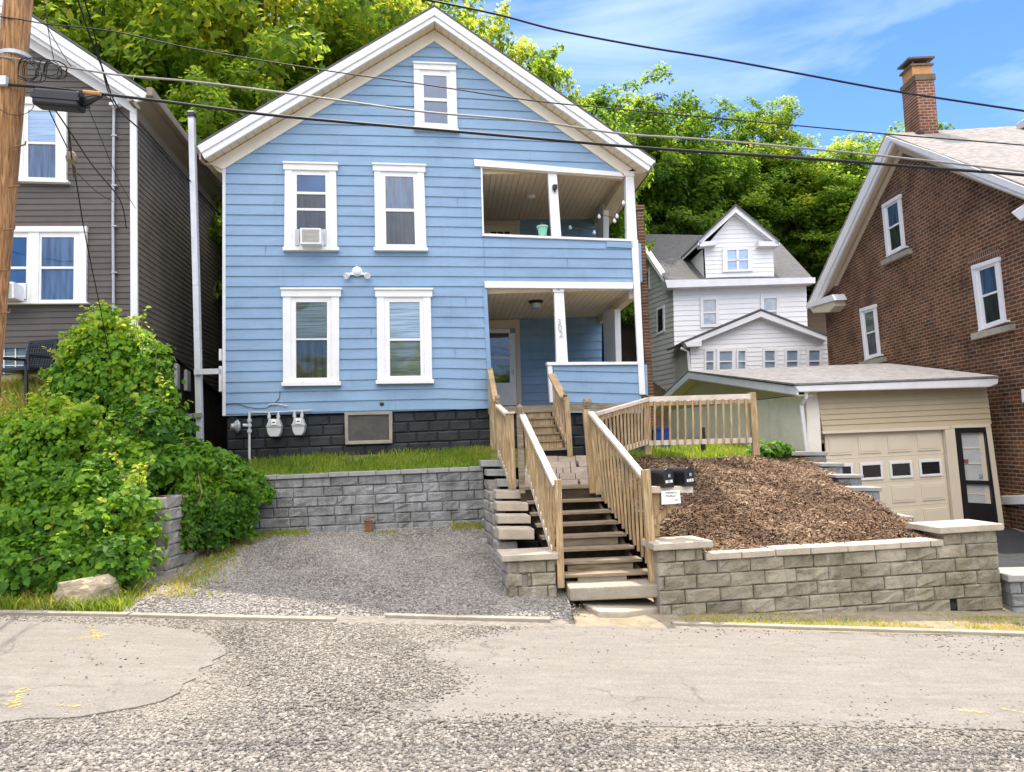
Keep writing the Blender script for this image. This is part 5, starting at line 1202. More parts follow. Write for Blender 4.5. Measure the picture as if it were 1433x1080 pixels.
# upper stairs to the porch
ust = thing('porch_stairs', aty(765, 640, 13.6), 'short wooden stairs from the landing up to the porch door', 'stairs')
UY = [(627, 762, 793), (615, 758, 788), (605, 753.5, 783), (594.6, 748, 779), (583.6, 742.5, 774.5), (574, 737, 771)]
yz = []
for k, (y, x0, x1) in enumerate(UY):
    Y = 13.55 + k * .235; a = aty(x0 - 4, y, Y); b = aty(x1, y, Y); z = (a.z + b.z) / 2; a.z = b.z = z; m = MB()
    m.prism([a, b, b + Vector((0, .27, 0)), a + Vector((0, .27, 0))], (0, 0, -.04)); obj('tread', m, WOODS, ust, bevel=.004)
    if k:
        m = MB(); dz = Vector((0, 0, -.04)); l = yz[-1] ; m.prism([a + Vector((0, .03, -.042)), b + Vector((0, .03, -.042)), Vector((b.x, b.y + .03, l + .002)), Vector((a.x, a.y + .03, l + .002))], (0, .02, 0)); obj('riser', m, WOODL, ust)
    yz.append(z)
m = MB(); b = aty(794, 630, 13.6); c = aty(774, 570, 14.8); m.beam(b + Vector((.03, 0, -.1)), c + Vector((.03, 0, -.02)), .05, .24); obj('stringer', m, WOODT, ust)
m = MB(); b = aty(752, 632, 13.6); c = aty(727, 572, 14.8); m.beam(b + Vector((0, 0, -.1)), c + Vector((0, 0, -.02)), .05, .24); obj('stringer', m, WOODS, ust)
m = MB(); a = aty(757, 640, 13.58); b = aty(795, 640, 13.58); m.prism([a, b, Vector((b.x, b.y, yz[0] - .05)), Vector((a.x, a.y, yz[0] - .05))], (0, .02, 0)); obj('under_board', m, DARK, ust)

def pt(x, y, Y): return aty(x, y, Y)
def ball(parent, q, r=.055):
    m = MB(); m.lathe(q, [(.03, 0), (.045, .01), (.03, .03), (r * .7, .05), (r, .05 + r), (r * .75, .05 + 1.7 * r), (.01, .05 + 2 * r)], 14); obj('ball_finial', m, WOODS, parent, smooth=True)
def post(parent, top, bot, w=.095, m_=None):
    m = MB(); m.beam(bot, top, w, w, (0, 1, 0)); return obj('post', m, m_ or WOODL, parent, bevel=.006)
def railing(parent, t0, t1, b0, b1, n, tw=.10, th=.045, bw=.04, bh=.09, sk=.035, flat=True, lower=True, mtop=None):
    "top rail t0-t1, bottom rail b0-b1, n balusters nailed to their outer faces"
    m = MB(); m.beam(t0, t1, tw, th); obj('top_rail', m, mtop or WOODT, parent, bevel=.005)
    m = MB(); m.beam(t0 - Vector((0, 0, .07)), t1 - Vector((0, 0, .07)), .038, .09); obj('sub_rail', m, WOODL, parent)
    if lower: m = MB(); m.beam(b0, b1, bw, bh); obj('bottom_rail', m, mtop or WOODT, parent, bevel=.004)
    for i in range(n):
        s = (i + .7) / (n + .4); a = t0.lerp(t1, s) - Vector((0, 0, .03)); b = b0.lerp(b1, s) - Vector((0, 0, .03))
        off = Vector((0, -.04, 0))
        m = MB(); m.beam(b + off, a + off, sk, sk, (0, 1, 0)); obj('baluster', m, WOODL, parent)
lr = thing('stair_railing', pt(781, 815, 10.3), 'wooden railing left of the lower stairs with a pale diagonal top rail', 'railing', 'wooden stair railings')
post(lr, pt(780.5, 671, 10.3), pt(785, 822, 10.3)); post(lr, pt(727, 580, 11.85), pt(731, 690, 11.85), m_=WOODS); ball(lr, pt(727.5, 580, 11.85))
railing(lr, pt(731, 581, 11.8), pt(778, 680, 10.36), pt(738, 659, 11.8), pt(777, 783, 10.36), 11)
l2 = thing('stair_railing', pt(716, 680, 12.3), 'wooden railing running back from the square capped post up to the porch door', 'railing', 'wooden stair railings')
post(l2, pt(713, 578, 12.25), pt(717, 684, 12.25), .13); m = MB(); q = pt(713, 577.5, 12.25); m.box(q, .17, .17, .03); obj('post_cap', m, WOODT, l2)
post(l2, pt(696.5, 565, 13.5), pt(700, 640, 13.5)); ball(l2, pt(696.5, 564, 13.5), .05)
railing(l2, pt(712, 582, 12.3), pt(697, 568, 13.45), pt(713, 672, 12.3), pt(699, 634, 13.45), 7)
railing(l2, pt(694, 562, 13.5), pt(686, 518, 14.75), pt(696, 632, 13.5), pt(689, 585, 14.75), 6, mtop=WOODL, lower=False)
post(l2, pt(686, 515, 14.8), pt(690, 632, 14.8))
l3 = thing('stair_railing', pt(795, 640, 13.55), 'short wooden railing right of the porch stairs by the white end post', 'railing', 'wooden stair railings')
post(l3, pt(793, 556, 13.5), pt(798, 642, 13.5)); ball(l3, pt(791, 554, 13.5), .035)
railing(l3, pt(789, 557, 13.5), pt(771.5, 524, 14.75), pt(793, 620, 13.5), pt(774, 580, 14.75), 5, mtop=WOODL, tw=.14)
r4 = thing('stair_railing', pt(910, 818, 10.2), 'long wooden railing right of the lower stairs beside the mailboxes', 'railing', 'wooden stair railings')
post(r4, pt(903, 657, 10.2), pt(915, 822, 10.2), .115); post(r4, pt(820, 573, 11.95), pt(830, 690, 11.95), .11); post(r4, pt(828, 580, 11.9), pt(838, 692, 11.85), .09); ball(r4, pt(822, 573, 11.95), .075)
railing(r4, pt(826, 577, 11.9), pt(905, 672, 10.25), pt(840, 690, 11.85), pt(908, 790, 10.3), 13, lower=False)
fence = thing('wooden_fence', pt(980, 635, 13.4), 'weathered picket fence of three posts at the top of the mulch bed', 'fence')
post(fence, pt(905.5, 556, 13.5), pt(907, 636, 13.5), .11); post(fence, pt(1052, 549, 13.45), pt(1058, 637, 13.45), .115)
railing(fence, pt(832, 580, 11.98), pt(905, 559, 13.42), pt(838, 640, 12.1), pt(905, 618, 13.42), 14, th=.06, tw=.09)
railing(fence, pt(908, 559, 13.45), pt(1050, 555, 13.4), pt(908, 620, 13.45), pt(1052, 616, 13.4), 13, th=.10, tw=.05)

# ================================================================ MAILBOXES
mp = thing('mailbox_post', pt(925, 740, 10.35), 'wooden mailbox post with a cross arm and diagonal brace behind the stair post', 'post')
m = MB(); m.beam(pt(918, 750, 10.45), pt(917, 680, 10.45), .09, .09, (0, 1, 0)); obj('upright', m, WOODL, mp)
m = MB(); m.beam(pt(908, 685, 10.38), pt(969, 684.5, 10.38), .09, .09); obj('cross_arm', m, WOODT, mp, bevel=.005)
m = MB(); m.beam(pt(915, 733, 10.42), pt(945, 700, 10.42), .08, .08); obj('brace', m, WOODL, mp)
def mailbox(x0, x1, y0, y1, Y, label, lab):
    t = thing('mailbox', pt((x0 + x1) / 2, y1, Y), label, 'mailbox', 'black mailboxes')
    a = pt(x0, y1, Y); b = pt(x1, y1, Y); w = (b - a).length; hgt = (pt(x0, y0, Y) - a).length; c = a.lerp(b, .5)
    prof = [(-w / 2, 0), (w / 2, 0), (w / 2, hgt - w / 2)] + [(w / 2 * math.cos(k * math.pi / 10), hgt - w / 2 + w / 2 * math.sin(k * math.pi / 10)) for k in range(1, 10)] + [(-w / 2, hgt - w / 2)]
    dirv = Vector((-.42, .88, 0)).normalized(); sd_ = Vector((dirv.y, -dirv.x, 0))
    m = MB(); m.prism([c + sd_ * x + Vector((0, 0, z)) for x, z in prof], dirv * .46); obj('box', m, BLACK, t, bevel=.008)
    m = MB(); m.prism([c - dirv * .012 + sd_ * x * 1.04 + Vector((0, 0, z * 1.02)) for x, z in prof], dirv * .035); d = obj('door', m, BLACK, t, bevel=.005)
    fr = Plane(c - dirv * .012, 0, n=-dirv); fr.u = sd_
    m = MB(); m.box(c - dirv * .025 + Vector((0, 0, hgt * .62)), .03, .03, .04); obj('latch', m, METAL, d)
    m = MB(); m.prism([c - dirv * .013 + sd_ * x + Vector((0, 0, z)) for x, z in ((-w * .33, hgt * .24), (w * .35, hgt * .26), (w * .35, hgt * .40), (-w * .33, hgt * .38))], -dirv * .004); o = obj('number_plate', m, PAPER, d)
    txt(lab, hgt * .13, c - dirv * .018 + Vector((0, 0, hgt * .32)), sd_, -dirv, o)
def txt(s, size, c, u, n, parent, name='lettering'):
    cu = bpy.data.curves.new(name, 'FONT'); cu.body = s; cu.size = size; cu.align_x = 'CENTER'; cu.align_y = 'CENTER'; cu.extrude = .001
    t = bpy.data.objects.new('tmp_curve', cu); COL.objects.link(t); bpy.context.view_layer.update()
    me = bpy.data.meshes.new_from_object(t.evaluated_get(bpy.context.evaluated_depsgraph_get())); bpy.data.objects.remove(t)
    M = Matrix((u, (0, 0, 1), n)).transposed()
    return obj(name, ([c + M @ v.co for v in me.vertices], [tuple(q.vertices) for q in me.polygons]), INK, parent, fix=False)
mailbox(927, 944.5, 655.5, 682, 10.30, 'black mailbox nearer the stair post, left of the two on the arm', '302')
mailbox(957, 973.5, 653.5, 680.5, 10.30, 'black mailbox at the outer end of the arm, right of the two', '8 - 8')
sg = thing('notice_sign', pt(939, 706, 10.28), 'small white handwritten paper notice pinned below the mailboxes', 'sign')
A = [pt(925.5, 687, 10.28), pt(951, 685.5, 10.28), pt(953, 704, 10.25), pt(926, 706, 10.25)]
m = MB(); m.prism(A, (0, .012, 0)); obj('board', m, PAPER, sg)
rs = random.Random(12)
for y, w_, n_ in ((689.3, 16, 8), (694, 14, 6), (698, 14, 6)):      # three rows of faded pen strokes, too small to read
    m = MB()
    for i in range(n_):
        x = 939 - w_ / 2 + w_ * (i + .5) / n_; hh = 1.3 if y > 690 else .9
        a_ = pt(x - .6, y + hh * rs.uniform(.3, 1), 10.265); b_ = pt(x + rs.uniform(-.3, .6), y - hh * rs.uniform(.5, 1), 10.265); c_ = pt(x + .8, y + hh * rs.uniform(-.6, .9), 10.265)
        m.beam(a_, b_, .004, .007); m.beam(b_, c_, .004, .007)
    obj('lettering', m, INK, sg)
m = MB(); m.beam(pt(929, 702, 10.26), pt(944, 701, 10.26), .006, .018); m.beam(pt(944, 700.8, 10.26), pt(949, 700.6, 10.26), .006, .035); obj('arrow', m, INK, sg)

# ================================================================ SMALL THINGS
def rock(name, c, s, seed, m_, label, cat):
    import bmesh
    bm = bmesh.new(); bmesh.ops.create_icosphere(bm, subdivisions=4, radius=1)
    for v in bm.verts:
        d = v.co.normalized(); k = 1 + .28 * noise.noise(d * 1.6 + Vector((seed, 0, 0))) + .10 * noise.noise(d * 4 + Vector((0, seed, 0))) + .03 * noise.noise(d * 11)
        v.co = Vector((d.x * s[0], d.y * s[1], max(-.5, d.z * (1.15 if d.z > 0 else 1)) * s[2])) * k
        v.co.z = min(v.co.z, s[2] * .78 + .12 * s[0] * d.x)
    vs = [v.co + Vector(c) for v in bm.verts]; fs = [tuple(v.index for v in f.verts) for f in bm.faces]; bm.free()
    return tag(obj(name, (vs, fs), m_, smooth=False), label, cat)
q = aty(121, 834, 9.9); rock('boulder', (q.x, q.y, zs(q.x) + .16), (.42, .3, .27), 3.1, BOULD, 'pale tan boulder at the foot of the vine bank near the kerb', 'boulder')
q = aty(688, 760, 12.5); rock('rock', (q.x - .1, q.y, .62), (.16, .12, .07), 1.1, CAPG, 'flat brown rock lying on the gravel by the stepped wall', 'rock')
q = pt(517, 741, 13.1); m = MB(); m.beam(Vector((q.x, 13.1, .7)), Vector((q.x - .02, 13.12, .98)), .12, .10, (0, 1, 0)); m.prism([Vector((q.x - .08, 13.04, .98)), Vector((q.x + .06, 13.04, 1.02)), Vector((q.x + .06, 13.2, 1.02)), Vector((q.x - .08, 13.2, .98))], (0, 0, .02)); tag(obj('post_stub', m, RUST), 'short brown post stub standing against the grey back wall', 'post')
q = pt(923, 612, 17.5); b = thing('storage_bin', (q.x, 17.5, LZ2(q.x, 17.5)), 'dark blue plastic bin on the grass behind the fence', 'bin')
m = MB(); z0 = LZ2(q.x, 17.5); zt_ = pt(923, 600, 17.5).z; m.prism([(q.x - .2, 17.3, z0), (q.x + .2, 17.3, z0), (q.x + .2, 17.7, z0), (q.x - .2, 17.7, z0)], (0, 0, zt_ - z0)); obj('body', m, BLUEB, b, bevel=.03); m = MB(); m.box((q.x, 17.5, zt_), .46, .46, .05); obj('lid', m, BLUEB, b)
q = pt(983, 615, 15.5); m = MB(); m.tube([Vector((q.x, 15.5, LZ2(q.x, 15.5) - .05)), pt(983, 598, 15.5)], .05, 8); tag(obj('stake', m, BLACK), 'short black stake on the grass behind the picket fence', 'stake')
# ================================================================ VEGETATION
def leaves(P, nrm, size, rg, aspect=.55, fold=.25, droop=.5, six=False):
    "one small folded leaf per point, facing roughly along nrm"
    N = len(P); n = nrm + rg.normal(0, .55, (N, 3)); n /= np.linalg.norm(n, axis=1)[:, None]
    r = rg.normal(0, 1, (N, 3)); r[:, 2] -= droop; ax = r - n * (r * n).sum(1)[:, None]; ax /= np.linalg.norm(ax, axis=1)[:, None]; sd = np.cross(n, ax)
    L = size[:, None]; w = L * aspect * .5
    if six:
        q = [P, P + ax * L * .12 + sd * w * .8 + n * L * fold * .3, P + ax * L * .5 + sd * w + n * L * fold * .3, P + ax * L - n * L * .12, P + ax * L * .5 - sd * w + n * L * fold * .3, P + ax * L * .12 - sd * w * .8 + n * L * fold * .3, P + ax * L * .45]
        F_ = np.array([(0, 1, 6), (1, 2, 6), (2, 3, 6), (3, 4, 6), (4, 5, 6), (5, 0, 6)])
    else:
        q = [P, P + ax * L * .5 + sd * w + n * L * fold * .4, P + ax * L - n * L * .1, P + ax * L * .5 - sd * w + n * L * fold * .4]
        F_ = np.array([(0, 1, 2), (0, 2, 3)])
    V = np.stack(q, 1); k = V.shape[1]
    return V.reshape(-1, 3), (F_[None] + np.arange(N)[:, None, None] * k).reshape(-1, 3), k
TREE = leafmat('tree_leaf', (.034, .095, .010), (.105, .205, .016), (.20, .30, .026), (.37, .38, .04), .62)
VINE = leafmat('vine_leaf', (.034, .115, .011), (.12, .275, .016), (.22, .37, .022), (.40, .42, .035), .48)
GRASS = leafmat('grass_blade', (.07, .15, .015), (.16, .26, .025), (.28, .33, .04), (.48, .37, .14), .5)
BARK = wood('bark', (.05, .038, .026), (.11, .085, .06), gr=(.04, .05, .03))

def crown(seed, rx, rz, nc, per, ls):
    rg = np.random.default_rng(seed); Ps = []; Ns = []; T = []; cs = []
    for i in range(nc):
        u = rg.normal(0, 1, 3); u /= np.linalg.norm(u); env = 1 + .38 * noise.noise(Vector(tuple(u * 1.7 + seed))) + .22 * noise.noise(Vector(tuple(u * 4 + seed)))
        rad = (rg.random() ** .45) * env * (1.12 if i % 9 == 0 else 1)
        c = u * rad * np.array([rx, rx, rz]); 
        if c[2] < -rz * .8: c[2] = -rz * .8
        cr = rg.uniform(.5, 1.2) * rx * .155; m = int(per * (cr / (rx * .14)) ** 2); lean_ = rg.normal(0, .5, 2)
        d = rg.normal(0, 1, (m, 3)); d /= np.linalg.norm(d, axis=1)[:, None]; rr_ = rg.random(m) ** .35
        p = c + d * rr_[:, None] * cr * np.array([1.35, 1.35, .62]); p[:, 2] -= .18 * cr * ((p[:, 0] - c[0]) ** 2 + (p[:, 1] - c[1]) ** 2) / cr ** 2 * .5; p[:, 2] += (p[:, 0] - c[0]) * lean_[0] + (p[:, 1] - c[1]) * lean_[1]
        Ps.append(p); nn = d * .5 + u * .4; nn[:, 2] += .75; Ns.append(nn)
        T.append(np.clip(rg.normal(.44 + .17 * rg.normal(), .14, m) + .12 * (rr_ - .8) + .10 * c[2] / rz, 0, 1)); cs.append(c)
    P = np.concatenate(Ps); Nn = np.concatenate(Ns); tt = np.concatenate(T)
    V, Fq, k = leaves(P, Nn, rg.uniform(.7, 1.25, len(P)) * ls, rg, .62)
    return V, Fq, np.repeat(tt, k), cs
PROTO = []
def make_tree(seed, rx, rz, nc, per, ls, trunk_h):
    base = Vector((0, 0, 0)); t = thing('broadleaf_tree', base, '', 'tree', 'trees on the hillside behind the houses')
    V, Fq, tt, cs = crown(seed, rx, rz, nc, per, ls); V = V + np.array([0, 0, trunk_h + rz * .8])
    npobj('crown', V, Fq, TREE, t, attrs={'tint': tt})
    m = MB(); top = trunk_h + rz * 1.2; rg = random.Random(seed); pts = [Vector((rg.uniform(-.3, .3) * i / 5, rg.uniform(-.3, .3) * i / 5, -1.5 + (top + 1.5) * i / 6)) for i in range(7)]
    m.tube(pts, [.30, .25, .21, .17, .13, .09, .04], 8)
    for c in cs[::5]:
        s = pts[rg.randint(2, 4)]; e = Vector(c) + Vector((0, 0, trunk_h + rz * .8)); m.tube([s, s.lerp(e, .5) + Vector((0, 0, .4)), e], [.09, .06, .02], 5)
    obj('trunk', m, BARK, t)
    return t
for args in ((21, 3.6, 5.6, 430, 135, .215, 2.5), (22, 3.2, 6.2, 420, 130, .21, 3.0), (23, 4.0, 5.0, 450, 135, .22, 2.2), (24, 2.6, 4.6, 300, 120, .20, 2.0)): PROTO.append((make_tree(*args), args[1], args[6] + args[2] * 1.85))
used = [False] * 4
# picture x, picture y of the top, distance, kind, width, label
TREES = [
 (70, -150, 23, 2, 1.15, 'broad yellow-green tree filling the upper left corner behind the grey house'),
 (215, -170, 25, 0, 1.25, 'large leafy tree rising between the grey house roof and the blue gable'),
 (360, -130, 24, 2, 1.2, 'bright yellow-green tree above the left slope of the blue roof'),
 (300, 60, 20.5, 3, .9, 'lower dark green tree filling the gap above the downpipe mast'),
 (500, -110, 27, 1, 1.3, 'tall sunlit tree just left of the blue gable peak'),
 (590, -40, 33, 0, 1.0, 'dark green tree directly behind the blue gable peak'),
 (660, 8, 31, 3, 1.15, 'tree with sparse branch tips right of the gable peak against the sky'),
 (745, 60, 32, 3, 1.05, 'thin-topped tree reaching over the right slope of the blue roof'),
 (815, 128, 33, 3, .95, 'lowest tree crown just above the right eave end of the blue roof'),
 (890, 112, 40, 0, 1.15, 'tall rounded tree with the highest crown between the blue house and the spire tree'),
 (965, 160, 42, 1, 1.05, 'mid-green tree with a ragged crown left of the dark spire tree'),
 (1070, 150, 44, 1, .85, 'dark upright tree whose narrow spire stands above the wood'),
 (1020, 205, 44, 2, .95, 'pale soft-leaved tree above the white dormer'),
 (1130, 205, 43, 0, 1.05, 'sunlit yellow-topped tree left of the brick house roof'),
 (1205, 182, 43, 2, 1.05, 'bushy tree right beside the brick gable peak'),
 (925, 245, 44, 2, 1.0, 'lower deep green tree beside the corner post of the blue house'),
 (1100, 280, 46, 3, 1.3, 'lower deep green tree right of the white dormer'),
 (1170, 265, 44, 2, .95, 'lower green tree in front of the wood beside the brick rake board'),
 (1010, 255, 45, 0, 1.0, 'shaded green tree directly behind the white dormer peak'),
 (1330, 240, 48, 0, 1.1, None), (1450, 215, 50, 2, 1.2, None), (150, 130, 30, 2, 1.0, None), (430, 60, 34, 0, 1.2, None), (700, 150, 38, 2, 1.2, None), (850, 210, 42, 2, 1.2, None), (960, 280, 46, 2, 1.3, None), (1080, 250, 50, 2, 1.4, None), (1210, 300, 50, 2, 1.2, None), (540, 60, 40, 2, 1.3, None), (780, 200, 45, 0, 1.2, None),
]
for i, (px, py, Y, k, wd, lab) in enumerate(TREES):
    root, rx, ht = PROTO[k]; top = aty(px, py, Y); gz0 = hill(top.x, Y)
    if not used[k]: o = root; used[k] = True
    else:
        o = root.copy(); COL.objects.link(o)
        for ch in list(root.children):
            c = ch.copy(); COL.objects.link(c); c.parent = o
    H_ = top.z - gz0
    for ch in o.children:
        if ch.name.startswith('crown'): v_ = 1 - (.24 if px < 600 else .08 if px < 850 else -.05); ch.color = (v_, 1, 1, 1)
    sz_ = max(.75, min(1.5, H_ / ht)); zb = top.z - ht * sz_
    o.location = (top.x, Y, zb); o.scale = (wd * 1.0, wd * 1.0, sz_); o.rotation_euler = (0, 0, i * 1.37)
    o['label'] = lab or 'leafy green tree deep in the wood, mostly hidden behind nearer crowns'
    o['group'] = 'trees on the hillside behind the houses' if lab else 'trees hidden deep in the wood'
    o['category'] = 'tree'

# trees across the street: the lower windows mirror them
for i, (x, y, k, s) in enumerate(((-15, -15, 0, 1.0), (-9, -13, 2, 1.05), (-3.5, -16, 1, .9), (1.5, -13, 0, .95), (6.5, -15, 2, 1.0), (12, -14, 1, .95), (18, -16, 2, 1.0))):
    root = PROTO[k][0]; o = root.copy(); COL.objects.link(o)
    for ch in list(root.children):
        c = ch.copy(); COL.objects.link(c); c.parent = o
    o.location = (x, y, -.5); o.scale = (s, s, s * .72); o.rotation_euler = (0, 0, i * 2.1)
    o['label'] = 'tree across the street, seen only mirrored in the lower window panes'; o['group'] = 'trees across the street'; o['category'] = 'tree'

# ---- vines and shrubs on the left bank
def bankz(x, y):
    t = max(0, min(1, (y - 9.55) / 3.3)); t = t * t * (3 - 2 * t); w = max(0, min(1, (-5.0 - x) / 1.5)); top = 1.7 + 1.75 * w
    return zs(x) + (top - zs(x)) * t
grid('bank', SOIL, -12, -5.3, 9.4, 13.6, 40, 30, lambda x, y: bankz(x, y) - .12)
grid('bank', SOIL, -5.95, -5.0, 13.3, 16, 6, 10, lambda x, y: 2.1)
def scatter(name, label, cat, ells, n, ls, seed, tint, mat_, group=None, six=True, twig=0, aspect=.8, tvar=.18, grad=.16, shoots=0):
    "leaves over the skins of overlapping mounds (centre, radii)"
    rg = np.random.default_rng(seed); P = []; Nn = []; W = np.array([e[1][0] * e[1][1] + e[1][0] * e[1][2] for e in ells]); W = W / W.sum(); E = [(np.array(c), np.array(r)) for c, r in ells]
    for (c, r), w in zip(E, W):
        m = int(n * w); d = rg.normal(0, 1, (m, 3)); d /= np.linalg.norm(d, axis=1)[:, None]; d[:, 2] = np.where(d[:, 2] < -.45, -d[:, 2], d[:, 2]); d[:, 1] = np.where(rg.random(m) < .65, -abs(d[:, 1]), d[:, 1])
        s = 1 + rg.normal(0, .06, m) - abs(rg.normal(0, .13, m)) + (.42 * np.array([noise.noise(Vector(tuple(v * 2.6 + c))) + .5 * noise.noise(Vector(tuple(v * 6 + c))) for v in d])); p = c + d * r * s[:, None]
        keep = np.ones(m, bool)
        for c2, r2 in E:
            if c2 is c: continue
            keep &= (((p - c2) / r2) ** 2).sum(1) > .72
        P.append(p[keep]); nn = d / r; nn /= np.linalg.norm(nn, axis=1)[:, None]; nn[:, 2] += .55; nn[:, 1] -= .2; Nn.append(nn[keep])
    P = np.concatenate(P); Nn = np.concatenate(Nn)
    V, Fq, k = leaves(P, Nn, rg.uniform(.4, 1.2, len(P)) ** 1.0 * rg.choice([.8, 1, 1.45], len(P)) * ls, rg, aspect, .3, .9, six)
    cl = np.array([noise.noise(Vector(tuple(p * 1.8))) for p in P]); tt = np.clip(tint + tvar * rg.normal(0, 1, len(P)) + .24 * cl + grad * (P[:, 2] - P[:, 2].mean()), 0, 1)
    t = thing(name, (P[:, 0].mean(), P[:, 1].mean(), P[:, 2].min()), label, cat, group)
    npobj('foliage', V, Fq, mat_, t, attrs={'tint': np.repeat(tt, k)})
    m = MB(); r0 = random.Random(seed); PP = []
    for c, r in ells:
        for _ in range(max(2, twig)):
            a = Vector(c) + Vector((r0.uniform(-.3, .3) * r[0], r0.uniform(-.3, .3) * r[1], -r[2] * .8)); b = Vector(c) + Vector((r0.uniform(-1, 1) * r[0] * .8, -r[1] * r0.uniform(.2, .8), r[2] * r0.uniform(.3, .95)))
            m.tube([a, a.lerp(b, .5) + Vector((r0.uniform(-.2, .2), -.1, .15)), b], [.018, .012, .005], 5)
    for _ in range(shoots):       # wiry shoots that stick out of the mass
        c, r = ells[r0.randrange(len(ells))]; a = r0.uniform(0, 6.28); b = r0.uniform(.1, 1.1); d = Vector((math.cos(a) * math.sin(b), -abs(math.sin(a)) * math.sin(b), math.cos(b)))
        s_ = Vector(c) + Vector((d.x * r[0], d.y * r[1], d.z * r[2])) * .9; L = r0.uniform(.2, .5); e_ = s_ + d * L * .6 + Vector((r0.uniform(-.1, .1), -.05, L * .5)); tip = e_ + d * L * .4 + Vector((0, -.03, -L * .15))
        m.tube([s_, e_, tip], [.006, .005, .003], 4)
        n_ = 14; PP.append(np.array([tuple((s_.lerp(e_, q / 9) if q < 9 else e_.lerp(tip, (q - 9) / 5)) + Vector((r0.gauss(0, .02), r0.gauss(0, .02), r0.gauss(0, .02)))) for q in range(n_)]))
    obj('stems', m, STEM, t)
    if PP:
        P2 = np.concatenate(PP); V2, F2, k2 = leaves(P2, np.tile(np.array([0, -.3, .9]), (len(P2), 1)), rg.uniform(.6, 1.2, len(P2)) * ls, rg, aspect, .3, .5, six)
        npobj('shoot_leaves', V2, F2, mat_, t, attrs={'tint': np.repeat(np.clip(tint + .25 + .15 * rg.normal(0, 1, len(P2)), 0, 1), k2)})
    # dark core under the skin keeps the mound opaque
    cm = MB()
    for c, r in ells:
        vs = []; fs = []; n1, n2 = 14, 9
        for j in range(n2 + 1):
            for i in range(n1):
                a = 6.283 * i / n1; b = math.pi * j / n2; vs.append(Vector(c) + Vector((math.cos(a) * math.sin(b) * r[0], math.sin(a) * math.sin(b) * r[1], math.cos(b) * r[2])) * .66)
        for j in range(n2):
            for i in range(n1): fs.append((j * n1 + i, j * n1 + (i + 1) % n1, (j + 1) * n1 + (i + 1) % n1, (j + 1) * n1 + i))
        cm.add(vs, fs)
    obj('mound_core', cm, MOUND_CORE, t, smooth=True)
    return t
STEM = mat('vine_stem', (.22, .16, .08), .8, .3)
MOUND_CORE = mat('mound_core', (.020, .034, .010), .95, .5, 9, .8, 20)
def E(px, py, Y, rx, rz, ry): return (tuple(aty(px, py, Y)), (rx, ry, rz))
scatter('vine_thicket', 'tall vine thicket climbing over the right corner of the grey house', 'shrub', [E(160, 530, 12.4, .75, .95, .55), E(205, 545, 12.3, .42, .75, .45), E(120, 545, 12.3, .5, .75, .5), E(168, 485, 12.5, .42, .38, .35), E(215, 610, 12.0, .55, .55, .5)], 20000, .082, 31, .50, VINE, 'vines on the left bank', twig=7, grad=.26, shoots=34)
scatter('vine_mound', 'rounded mound of small-leaved vine in the middle of the left bank', 'shrub', [E(85, 640, 11.4, .85, .85, .6), E(30, 640, 11.5, .8, .6, .6), E(130, 690, 11.2, .8, .5, .6)], 16000, .074, 32, .46, VINE, 'vines on the left bank', twig=6, grad=.3, shoots=14)
scatter('ground_vine', 'dense leafy ground vine covering the lower left bank above the boulder', 'shrub', [E(100, 745, 10.7, 1.15, .75, .6), E(0, 730, 10.7, .9, .75, .6), E(160, 720, 10.9, .5, .55, .4), E(40, 800, 10.1, .8, .42, .4), E(150, 790, 10.3, .6, .40, .4), E(170, 660, 11.6, .7, .5, .5)], 25000, .085, 33, .39, VINE, 'vines on the left bank', twig=4, shoots=16)
scatter('nettle_patch', 'bright green weed patch on the shelf below the downpipe mast', 'shrub', [E(255, 645, 11.9, .55, .28, .4), E(215, 655, 11.7, .45, .28, .4), E(300, 655, 12.5, .45, .22, .4)], 4200, .13, 34, .36, VINE, 'vines on the left bank', aspect=.5)
scatter('wall_ivy', 'dark green ivy curtain hanging over the grey block wing wall', 'ivy', [E(285, 715, 12.0, .50, .62, .30), E(268, 705, 11.7, .26, .55, .28), E(320, 705, 12.6, .45, .55, .35), E(350, 690, 13.15, .38, .35, .25), E(300, 675, 12.4, .55, .25, .4), E(262, 752, 11.5, .2, .30, .16), E(292, 752, 11.95, .28, .30, .18), E(330, 738, 12.6, .3, .30, .2)], 17500, .063, 35, .36, VINE, 'vines on the left bank', twig=4, grad=.3, shoots=14)
scatter('trailing_vine', 'yellow-green vine trailing down the end of the wing wall', 'vine', [E(190, 705, 10.75, .15, .38, .14), E(180, 745, 10.6, .28, .25, .2)], 1500, .085, 36, .66, VINE, 'vines on the left bank', shoots=5)
scatter('low_shrub', 'low dark green plants at the foot of the garage downspout', 'shrub', [E(1078, 630, 15.2, .35, .16, .3), E(1065, 632, 15.0, .25, .12, .2)], 900, .10, 37, .25, VINE)

